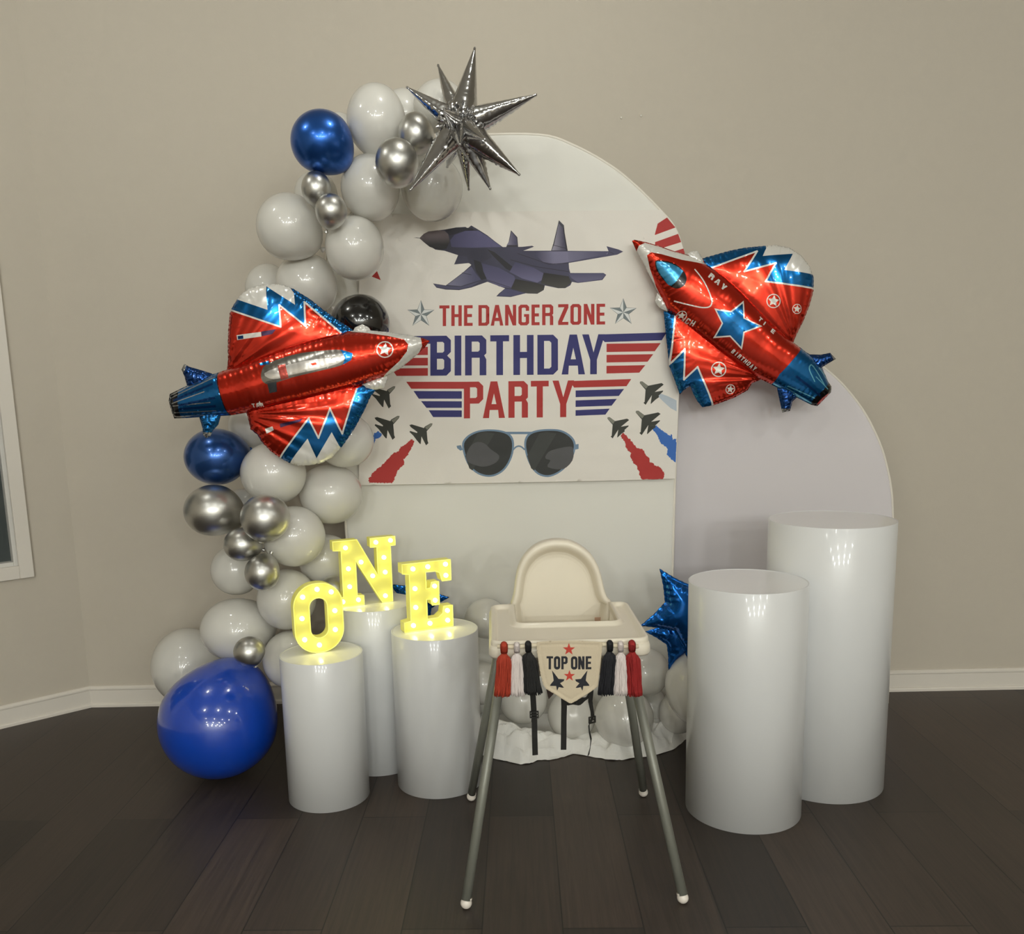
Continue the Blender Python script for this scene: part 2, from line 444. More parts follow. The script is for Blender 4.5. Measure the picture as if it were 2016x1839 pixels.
# interior lies to the left of the direction of travel when we go cR -> C0 -> cL ...
wall('wall_back', cR, C0, 0, CEIL)
WS0, WS1, WZ0, WZ1 = .205, 1.30, .62, 2.25       # window opening on the angled wall, measured from the corner
wall('wall_left', C0, cL, 0, CEIL, holes=[(WS0, WS1, WZ0, WZ1)])
wall('wall_left_side', cL, cLF, 0, CEIL); wall('wall_front', cLF, cRF, 0, CEIL, m=M_ceil); wall('wall_right', cRF, cR, 0, CEIL)
poly = [cR, C0, cL, cLF, cRF]
def slab(name, z0, z1, m):
    bm = bmesh.new(); c = sum(poly, Vector()) / 5
    vs = [bm.verts.new((p.x + (p.x - c.x) * .03, p.y + (p.y - c.y) * .03, z0)) for p in poly]; f = bm.faces.new(vs)
    r = bmesh.ops.extrude_face_region(bm, geom=[f]); bmesh.ops.translate(bm, vec=(0, 0, z1 - z0), verts=[v for v in r['geom'] if isinstance(v, bmesh.types.BMVert)])
    return struct(bm_obj(name, bm, m))
slab('floor', -.1, 0, floor_material()); slab('ceiling', CEIL, CEIL + .1, M_ceil)

def baseboard(name, a, b):
    d = (b - a); L = d.length; d.normalize(); n = Vector((-d.y, d.x, 0))
    prof = [(0, 0), (.019, 0), (.019, .010), (.0165, .014), (.0115, .016), (.0115, .070), (.014, .074), (.014, .079), (.010, .083), (.006, .087), (0, .087)]
    V = []
    for e in (a, b):
        for t, z in prof: V.append(e + n * t + Vector((0, 0, z)))
    k = len(prof); Fc = [(i, i + 1, k + i + 1, k + i) for i in range(k - 1)] + [tuple(range(k)), tuple(range(k, 2 * k))[::-1]]
    return struct(link(name, V, Fc, M_white_trim, smooth=False))
baseboard('baseboard_back', cR, C0 - dB * .0); baseboard('baseboard_left', C0, cL)
baseboard('baseboard_right', cRF, cR)

# window on the angled wall: casing, sash and dark glass
def on_wall(s, z, out):  # out = towards the room
    n = Vector((-dL.y, dL.x, 0)); n = n if n.dot(Vector((0, 0, 0)) - C0) > 0 else -n
    return C0 + dL * s + n * out + Vector((0, 0, z))
rotL = Matrix.Rotation(math.atan2(dL.y, dL.x), 3, 'Z')
def frame_rect(name, s0, s1, z0, z1, wd, o0, o1, m, parent=None):
    bm = bmesh.new(); oc = (o0 + o1) / 2; t = abs(o1 - o0)
    for c, s in (((s0 + wd / 2, (z0 + z1) / 2), (wd, z1 - z0)), ((s1 - wd / 2, (z0 + z1) / 2), (wd, z1 - z0)), (((s0 + s1) / 2, z0 + wd / 2), (s1 - s0 - 2 * wd, wd)), (((s0 + s1) / 2, z1 - wd / 2), (s1 - s0 - 2 * wd, wd))):
        box(bm, on_wall(c[0], c[1], oc), (s[0], t, s[1]), rotL)
    bmesh.ops.bevel(bm, geom=bm.edges[:], offset=.002, segments=1, affect='EDGES')
    return bm_obj(name, bm, m, parent)
win = struct(frame_rect('window_1', WS0 - .045, WS1 + .045, WZ0 - .047, WZ1 + .05, .05, 0, .018, M_white_trim))
M_sash = mat('sash_vinyl', (206, 204, 198), .3)
frame_rect('window_sash', WS0 - .002, WS1 + .002, WZ0 - .002, WZ1 + .002, .02, -.06, -.004, M_sash, win)
M_glass = mat('night_glass', (66, 72, 72), .08, bump=.05, bscale=12, var=.25)
bm = bmesh.new(); box(bm, on_wall((WS0 + WS1) / 2, (WZ0 + WZ1) / 2, -.045), (WS1 - WS0 - .03, .006, WZ1 - WZ0 - .03), rotL); bm_obj('window_pane', bm, M_glass, win)

# small drywall anchors left in the wall
M_anchor = mat('anchor_plastic', (212, 208, 196), .5)
for (px, py, lb) in ((1223, 232, 'tiny white wall anchor above the arch, the left one of two'), (1262, 228, 'tiny white wall anchor above the arch, the right one of two')):
    Y = 3.45; p = atY(px, py, Y); Y = C0.y + (p.x - C0.x) * dB.y / dB.x; p = atY(px, py, Y)
    V, Fc = lathe([(0, 0), (.003, 0), (.0042, .001), (.0042, .003), (.002, .0042), (0, .0042)], 12)
    o = link('wall_anchor', V, Fc, M_anchor); o.rotation_euler.x = math.pi / 2; o.location = (p.x, Y + .0002, p.z)
    tag(o, lb, 'wall anchor', 'anchors in the back wall')

# recessed ceiling lights
M_canring = mat('can_trim', (236, 233, 226), .5)
M_lens = mat('lit_lens', (255, 245, 225), .5, emis=(255, 238, 210), estr=14)
vr, fr = lathe([(.070, 0), (.072, -.010), (.080, -.014), (.088, -.010), (.090, 0)], 32)
vl, fl_ = lathe([(.071, -.009), (.062, -.024), (.045, -.035), (.022, -.041), (0, -.043)], 32)
can0 = None
for i, (x, y) in enumerate(LAMPS):
    row = 0 if i < 2 else 1 + (i - 2) // 4; colw = ('leftmost', 'second from left', 'third from left', 'rightmost')[i if i < 2 else (i - 2) % 4]
    roww = ('first', 'second', 'third', 'fourth', 'fifth', 'sixth')[row]
    e = empty('ceiling_light', (x, y, CEIL), 'round flush ceiling light, %s in the %s row from the party wall' % (colw, roww), 'ceiling light', 'flush ceiling lights')
    link('trim_ring', vr, fr, M_canring, e)
    link('lens', vl, fl_, M_lens, e)
    ld = bpy.data.lights.new('lamp_glow', 'POINT'); ld.shadow_soft_size = .06; ld.energy = LAMP_W[i]; ld.color = LAMP_COL
    lo = bpy.data.objects.new('lamp_glow', ld); COL.objects.link(lo); lo.parent = e; lo.location = (0, 0, -.10)

# ------------------------------------------------------------------ arch panels
M_arch = mat('stretch_fabric_white', (222, 220, 212), .7, bump=.25, bscale=9, sheen=.2)
M_arch2 = mat('stretch_fabric_cool', (212, 207, 209), .7, bump=.2, bscale=7, sheen=.2)
M_pipe = mat('piping', (226, 220, 208), .55)
M_tube = mat('frame_tube', (150, 148, 142), .35, metal=.8)

def arch(name, prof, cx, Yf, th, m, label):
    right = prof; left = [(2 * cx - x, z) for x, z in prof][::-1]
    top = spline([p for p in left + right if True], closed=False, k=5)
    # left and right share the crown point
    pts = []
    for p in top:
        if not pts or (abs(p[0] - pts[-1][0]) + abs(p[1] - pts[-1][1])) > 1e-4: pts.append(p)
    zb = min(p[1] for p in pts); n = len(pts)
    e = empty(name, (cx, Yf + th / 2, 0), label, 'backdrop')
    rings = []
    cxm, czm = cx, .9
    for off, y in ((0, Yf + th), (0, Yf + .006), (-.004, Yf + .0015), (-.010, Yf), (-.03, Yf + .0012)):
        rg = []
        for i, (x, z) in enumerate(pts):
            a = np.array(pts[max(0, i - 1)]); b = np.array(pts[min(n - 1, i + 1)]); d = b - a; d /= np.linalg.norm(d); nn = np.array((d[1], -d[0]))
            q = np.array((x, z)) + nn * off * 1.0 * (1 if np.dot(nn, np.array((x - cxm, z - czm))) > 0 else -1)
            rg.append((q[0] - cx, y - (Yf + th / 2), max(q[1], 0)))
        rings.append(rg)
    V = [p for r in rings for p in r]; Fc = []
    for k in range(len(rings) - 1):
        for i in range(n - 1): Fc.append((k * n + i, k * n + i + 1, (k + 1) * n + i + 1, (k + 1) * n + i))
    Fc.append(tuple((len(rings) - 1) * n + i for i in range(n))); Fc.append(tuple(range(n))[::-1])
    bm = bmesh.new(); vs = [bm.verts.new(v) for v in V]
    for f in Fc: bm.faces.new([vs[i] for i in f])
    o = bm_obj('fabric_cover', bm, m, e, smooth=True)
    o.data.polygons.foreach_set('use_smooth', [len(p.vertices) == 4 for p in o.data.polygons])
    V, Fc = tube([(x - cx, -th / 2 + .004, z) for x, z in pts], .0045, 8); link('edge_piping', V, Fc, M_pipe, e)
    feet = []
    for s in (-1, 1):
        xx = (pts[-1][0] - cx - .05) * s
        V, Fc = tube([(xx, .0, .012), (xx, .06, .012)], .0115, 10); feet.append((V, Fc))
    V, Fc = join_geo(feet); link('base_foot', V, Fc, M_tube, e)
    return e
BIG = [(.055, 2.099), (.18, 2.093), (.302, 2.055), (.424, 1.988), (.512, 1.919), (.599, 1.835), (.645, 1.780), (.672, 1.70), (.676, 1.60), (.671, 1.4), (.661, 1.2), (.651, .7), (.645, .0)]
def sym(prof): return prof
arch('arch_backdrop', BIG[1:], .055, 3.185, .03, M_arch, 'tall round-topped arch panel in white stretch fabric behind the birthday banner')
SMALL = [(1.04, 1.400), (1.12, 1.365), (1.225, 1.293), (1.299, 1.226), (1.37, 1.139), (1.425, 1.044), (1.463, .950), (1.495, .811), (1.508, .6), (1.517, .3), (1.521, 0)]
arch('arch_backdrop', SMALL, .95, 3.30, .03, M_arch2, 'shorter pale lavender arch panel standing behind the right-hand plinths')

# ------------------------------------------------------------------ banner
M_banner = print_mat('printed_polyester', .65, bump=.15, bscale=500)
WH = K(222, 217, 209); RED = K(164, 38, 34); NAVY = K(36, 36, 100)
def banner():
    S = 2.965; ox, oy = 720, 380; Y = 3.168
    Lr = []   # all in the crop frame (720,380)x2.965
    def A(poly, col): Lr.append((poly, col))
    def cv(pts, ax, ay, s): return [((x / s + ax - ox) * S, (y / s + ay - oy) * S) for x, y in pts]
    # words
    q4 = (800, 420, 4.383)
    for ch, a, b in (('T', 285, 372), ('H', 388, 478), ('E', 497, 572), ('D', 622, 716), ('A', 728, 837), ('N', 852, 948), ('G', 967, 1060), ('E', 1080, 1150), ('R', 1172, 1268), ('Z', 1310, 1398), ('O', 1415, 1508), ('N', 1530, 1622), ('E', 1640, 1714)):
        dy = -(a - 285) * .0098
        for p, c in glyph(ch, a, b, 795 + dy, 974 + dy, 29, RED, slope=-.0098): A(cv(p, *q4), c)
    for ch, a, b in (('B', 377, 497), ('I', 520, 557), ('R', 580, 704), ('T', 727, 837), ('H', 862, 980), ('D', 1002, 1122), ('A', 1143, 1280), ('Y', 1263, 1396)):
        dy = -(a - 377) * .0092
        for p, c in glyph(ch, a, b, 834 + dy, 1067 + dy, 39, NAVY, slope=-.0092): A(p, c)
    for ch, a, b in (('P', 573, 686), ('A', 684, 813), ('R', 833, 947), ('T', 964, 1068), ('Y', 1090, 1216)):
        dy = -(a - 573) * .0125
        for p, c in glyph(ch, a, b, 1102 + dy, 1316 + dy, 36, RED, slope=-.0125): A(p, c)
    # bars
    A([(1368, 826), (1757, 814), (1728, 860), (1395, 871), (1384, 860)], NAVY)
    for x2, x3, y0, y1 in ((1722, 1687, 880, 929), (1678, 1645, 945, 990), (1632, 1597, 1009, 1054)):
        A([(1405, y0), (x2, y0 - 4), (x3, y1 - 5), (1405, y1)], RED)
    A([(15, 838), (377, 834), (377, 880), (45, 884)], NAVY)
    for x2, x3, y0, y1 in ((60, 92, 898, 946), (105, 132, 962, 1007), (148, 180, 1022, 1067)):
        A([(363, y0), (x2, y0 + 2), (x3, y1 + 1), (363, y1)], RED)
    A([(236, 1102), (575, 1102), (575, 1143), (266, 1143)], RED)
    for x2, x3, y0, y1 in ((279, 310, 1156, 1201), (323, 355, 1215, 1254), (368, 394, 1268, 1308)):
        A([(x2, y0), (561, y0 + 1), (561, y1), (x3, y1)], NAVY)
    A([(1190, 1098), (1550, 1086), (1522, 1128), (1216, 1136)], RED)
    for x2, x3, y0, y1 in ((1508, 1477, 1153, 1192), (1466, 1436, 1211, 1249), (1425, 1400, 1268, 1301)):
        A([(1225, y0), (x2, y0 - 9), (x3, y1 - 7), (1225, y1)], NAVY)
    # grey faceted stars
    for cx, cy in ((322, 708), (1503, 697)):
        o = star5(cx, cy, 80, inner=.40)
        A(star5(cx, cy, 83, inner=.42), K(90, 98, 100))
        for i in range(10):
            A([(cx, cy), o[i], o[(i + 1) % 10]], K(214, 216, 214) if i % 2 else K(112, 122, 124))
    # the large jet
    def gr(c0, c1, x0, x1, vert=False):
        p0 = plane_pts(cv([(x0, x0)], *q4), ox, oy, S, Y)[0]; p1 = plane_pts(cv([(x1, x1)], *q4), ox, oy, S, Y)[0]
        a0, a1 = (p0[1], p1[1]) if vert else (p0[0], p1[0])
        l0 = np.array(lin(c0)) * .72; l1 = np.array(lin(c1)) * .8
        def f(x, y):
            t = ((y if vert else x) - a0) / (a1 - a0); t = min(1, max(0, t)); c = l0 + (l1 - l0) * t
            return (*c, 0)
        return f
    J = []
    J.append(([(1248, 326), (1266, 268), (1316, 60), (1360, 108), (1366, 170), (1392, 326)], K(40, 38, 46)))
    J.append(([(1254, 322), (1274, 270), (1314, 84), (1350, 116), (1356, 170), (1378, 322)], gr((70, 66, 92), (168, 164, 182), 1370, 1262)))
    J.append(([(1318, 62), (1360, 104), (1352, 128), (1312, 86)], K(60, 60, 70)))
    J.append(([(860, 292), (884, 240), (903, 145), (958, 205), (966, 295)], K(44, 42, 52)))
    J.append(([(866, 272), (890, 235), (906, 156), (950, 208), (958, 272)], gr((78, 74, 104), (140, 136, 158), 950, 880)))
    body = [(60, 210), (88, 207), (115, 210), (150, 175), (190, 155), (330, 140), (430, 122), (510, 118), (530, 130), (560, 105), (620, 140), (700, 190), (770, 245), (832, 290), (1000, 288), (1085, 280), (1102, 288), (1010, 322), (1250, 324), (1390, 325), (1745, 326), (1728, 283), (1830, 312), (1871, 331), (1820, 357), (1560, 402), (1400, 430), (1404, 480), (1414, 516), (1700, 516), (1724, 532), (1690, 577), (1480, 602), (1428, 592), (1415, 622), (1370, 647), (1310, 647), (1196, 622), (1186, 662), (1130, 694), (1050, 692), (1030, 690), (900, 722), (776, 716), (800, 690), (852, 647), (700, 590), (560, 640), (455, 662), (340, 658), (260, 642), (230, 605), (340, 622), (490, 508), (560, 445), (540, 428), (412, 440), (446, 360), (330, 322), (250, 312), (160, 255), (112, 214)]
    J.append((body, gr((50, 49, 68), (74, 72, 100), 300, 1700)))
    J.append(([(112, 213), (150, 175), (190, 156), (270, 145), (330, 150), (362, 180), (374, 240), (345, 305), (280, 316), (200, 288), (150, 248)], gr((112, 100, 104), (26, 25, 28), 190, 270, True)))
    J.append(([(378, 232), (415, 185), (510, 152), (620, 150), (700, 198), (822, 290), (600, 297), (480, 300), (388, 288)], gr((74, 72, 108), (92, 89, 128), 380, 640)))
    J.append(([(330, 140), (430, 124), (560, 126), (610, 150), (500, 152), (420, 178), (370, 190), (350, 160)], K(34, 33, 44)))
    J.append(([(388, 290), (620, 300), (700, 300), (740, 380), (600, 450), (450, 400), (460, 350)], K(46, 45, 62)))
    J.append(([(1120, 330), (1742, 332), (1735, 352), (1400, 422), (1290, 440), (1180, 420), (1100, 350)], gr((66, 64, 92), (128, 125, 154), 1130, 1290)))
    J.append(([(1390, 334), (1742, 332), (1720, 358), (1400, 420)], gr((128, 125, 154), (78, 76, 106), 1400, 1720)))
    J.append(([(700, 310), (760, 335), (940, 480), (920, 505), (860, 478), (740, 360)], K(26, 26, 32)))
    J.append(([(580, 400), (640, 420), (700, 560), (650, 575), (600, 500)], K(28, 28, 34)))
    J.append(([(650, 430), (800, 470), (930, 540), (942, 570), (902, 645), (800, 630), (700, 580), (664, 500)], gr((104, 101, 138), (66, 64, 96), 640, 440, True)))
    J.append(([(890, 505), (940, 420), (1100, 470), (1190, 520), (1178, 570), (1130, 598), (1000, 562)], gr((112, 109, 146), (62, 60, 92), 590, 430, True)))
    J.append(([(940, 566), (1130, 602), (1190, 618), (1184, 662), (1130, 692), (1046, 690), (904, 650)], gr((20, 20, 20), (64, 62, 60), 560, 690, True)))
    J.append(([(1185, 512), (1400, 545), (1424, 596), (1370, 645), (1310, 645), (1160, 604)], gr((22, 22, 22), (66, 64, 62), 520, 640, True)))
    J.append(([(1400, 522), (1695, 520), (1716, 535), (1684, 570), (1480, 598), (1424, 560)], gr((74, 73, 106), (100, 98, 130), 520, 590, True)))
    J.append(([(352, 618), (492, 512), (560, 458), (600, 520), (644, 572), (470, 628)], gr((132, 130, 156), (74, 73, 104), 350, 600)))
    J.append(([(236, 610), (340, 626), (470, 634), (640, 585), (560, 632), (452, 656), (344, 652), (264, 638)], K(66, 65, 92)))
    J.append(([(850, 650), (900, 655), (1020, 690), (900, 716), (790, 712)], K(68, 67, 100)))
    J.append(([(415, 436), (450, 362), (520, 370), (545, 424)], K(52, 51, 70)))
    for a in (([(900, 400), (1120, 460), (1400, 505)]), ([(960, 345), (1230, 440), (1400, 430)]), ([(1262, 275), (1380, 305)]), ([(480, 512), (560, 530)]), ([(700, 575), (900, 640)]), ([(1750, 330), (1790, 350)])):
        J += stroke(a, 4, K(30, 30, 38))
    for p, c in J: Lr.append((cv(p, *q4), c))
    # sunglasses
    fr = K(104, 128, 152); dk = K(36, 38, 36)
    Ll = spline([(562, 1475), (585, 1425), (640, 1392), (710, 1380), (790, 1386), (845, 1410), (866, 1460), (855, 1540), (815, 1612), (760, 1650), (700, 1656), (640, 1632), (590, 1575)], k=4)
    Rl = spline([(925, 1470), (940, 1415), (985, 1388), (1060, 1378), (1140, 1384), (1200, 1418), (1226, 1465), (1214, 1530), (1170, 1600), (1110, 1645), (1050, 1658), (990, 1632), (945, 1560)], k=4)
    A([(800, 1394), (985, 1394), (985, 1408), (800, 1408)], fr)
    for p, c in stroke(spline([(862, 1498), (876, 1484), (893, 1478), (910, 1483), (926, 1497)], closed=False, k=3), 9, fr): A(p, c)
    A([(530, 1476), (556, 1472), (566, 1500), (552, 1504), (534, 1490)], fr); A([(1218, 1470), (1243, 1465), (1243, 1494), (1225, 1498)], fr)
    for lp, cx, cy, cloud in ((Ll, 713, 1516, [(600, 1495), (640, 1456), (690, 1460), (730, 1496), (779, 1534), (762, 1572), (705, 1596), (650, 1592), (588, 1560)]), (Rl, 1074, 1516, [(1052, 1532), (1085, 1502), (1190, 1480), (1212, 1500), (1206, 1562), (1150, 1612), (1062, 1600), (1078, 1562), (1052, 1552)])):
        A(lp, fr); ins = [(cx + (x - cx) * .925, cy + (y - cy) * .925) for x, y in lp]; A(ins, dk)
        A([(cx - 20 + x, cy + y) for x, y in ((-88, 92), (-70, 104), (60, -112), (0, -122), (-40, -112), (-112, 20))], K(50, 52, 50))
        A(spline(cloud, k=3), K(74, 74, 76))
    # little jets and smoke
    q5 = (700, 730, 6.72); q6 = (1120, 730, 7.2)
    jl = [(250, 622), (285, 612), (460, 665), (472, 645), (555, 597), (584, 598), (574, 628), (500, 710), (512, 850), (524, 882), (490, 914), (424, 786), (413, 896), (398, 890), (352, 835), (305, 772), (252, 722), (260, 706), (360, 736), (364, 722), (270, 652)]
    nl = [(474, 655), (556, 602), (580, 603), (566, 630), (505, 690)]
    jr = [(944, 590), (950, 567), (982, 565), (1070, 630), (1265, 590), (1298, 612), (1165, 722), (1290, 700), (1286, 716), (1225, 772), (1225, 802), (1180, 832), (1110, 898), (1104, 892), (1122, 770), (1030, 912), (997, 882), (1015, 868), (1030, 690)]
    nr = [(946, 590), (952, 568), (980, 567), (1068, 632), (1036, 676)]
    dkj = K(44, 46, 38); ng = K(118, 118, 106)
    red_l = rough_poly([(735, 900), (775, 925), (760, 985), (715, 1060), (690, 1120), (630, 1170), (645, 1225), (625, 1260), (560, 1310), (540, 1380), (515, 1410), (510, 1450), (485, 1486), (185, 1484), (172, 1460), (175, 1412), (205, 1405), (215, 1350), (260, 1322), (300, 1290), (370, 1230), (440, 1150), (500, 1095), (570, 1065), (600, 1010), (680, 960)], 7, 3, 14)
    blu_l = rough_poly([(300, 800), (352, 842), (330, 875), (290, 900), (262, 900), (245, 990), (240, 830)], 5, 4, 12)
    red_r = rough_poly([(770, 875), (840, 950), (900, 1010), (960, 1090), (1070, 1130), (1085, 1190), (1140, 1230), (1150, 1300), (1200, 1310), (1230, 1352), (1270, 1345), (1318, 1400), (1355, 1450), (1340, 1532), (1035, 1540), (1000, 1480), (1000, 1420), (970, 1390), (965, 1350), (910, 1310), (890, 1250), (862, 1215), (880, 1160), (850, 1140), (800, 1085), (800, 1020), (735, 925)], 8, 5, 14)
    blu_r = rough_poly([(1235, 770), (1310, 840), (1370, 880), (1430, 920), (1455, 900), (1475, 975), (1522, 962), (1520, 1308), (1470, 1270), (1390, 1190), (1400, 1100), (1350, 1060), (1285, 1015), (1265, 940), (1185, 825)], 6, 6, 14)
    BL = K(44, 98, 176)
    A(cv(red_l, *q5), RED); A(cv(blu_l, *q5), BL); A(cv(red_r, *q6), RED); A(cv(blu_r, *q6), BL)
    A(cv([(1290, 320), (1400, 360), (1525, 420), (1525, 575), (1440, 530), (1330, 430), (1270, 370)], *q6), K(176, 186, 196))
    for dx, dy, k in ((0, 0, 1), (436, 98, .92), (-58, -392, .93)):
        f = lambda pts: cv([(583 + dx + (x - 583) * k, 598 + dy + (y - 598) * k) for x, y in pts], *q5)
        A(f(jl), dkj); A(f(nl), ng)
    for dx, dy, k in ((0, 0, 1), (-398, 92, .87), (60, -415, .96)):
        f = lambda pts: cv([(946 + dx + (x - 946) * k, 567 + dy + (y - 567) * k) for x, y in pts], *q6)
        A(f(jr), dkj); A(f(nr), ng)
    # striped fin at the top right, and what shows of its twin on the left
    A([(1705, 178), (1760, 142), (1885, 142), (1960, 380), (1690, 380), (1688, 240)], RED)
    A([(1600, 278), (1920, 160), (1940, 196), (1620, 312)], None); A([(1640, 350), (1920, 262), (1940, 296), (1670, 384)], None)
    A([(65, 455), (87, 508), (34, 487)], RED)
    A([(0, 1548), (0, 1536), (-60, 1560), (-40, 1580)], BL)
    # cut of the cloth: top edge, then along the arch edge
    out = [(-40, 1706), (-40, 130), (480, 112), (1200, 104), (1728, 98)]
    for x, z in BIG[6:11]: pass
    edge = [(1728, 98), (1760, 143), (1812, 205), (1843, 290), (1862, 348), (1860, 500), (1850, 760), (1836, 1000), (1822, 1300), (1812, 1500), (1806, 1668)]
    out = out[:-1] + edge + [(1400, 1680), (700, 1694), (15, 1706)]
    lay = [(plane_pts(p, ox, oy, S, Y), c) for p, c in Lr]
    ol = plane_pts(out, ox, oy, S, Y)
    xs = [p[0] for p in ol]; zs = [p[1] for p in ol]; x0, x1, z0, z1 = min(xs), max(xs), min(zs), max(zs)
    def hgt(x, z):
        v = Vector((x * 3.2, z * 3.2, 1.7)); e = min((x1 - x), (z1 - z), (z - z0), (x - x0)); e = max(0, min(1, e / .12))
        h = .0050 * noise.noise(v) + .0042 * noise.noise(Vector((x * 9 + z * 5, z * 4 - x * 3, 4))) + .0016 * noise.noise(Vector((x * 3, z * 30, 9)))
        # sag folds hanging from the two pinned corners
        h += .0034 * math.sin((x * 22 + z * 16)) * math.exp(-((z - z1) / .2) ** 2)
        return h * (.35 + .65 * e)
    o = sheet('birthday_banner', ol, lay, WH, .013, hgt, M_banner, loc=(0, Y, 0), out_step=.02)
    tag(o, 'white cloth banner printed THE DANGER ZONE BIRTHDAY PARTY with jets and sunglasses', 'banner')
    return o
banner()
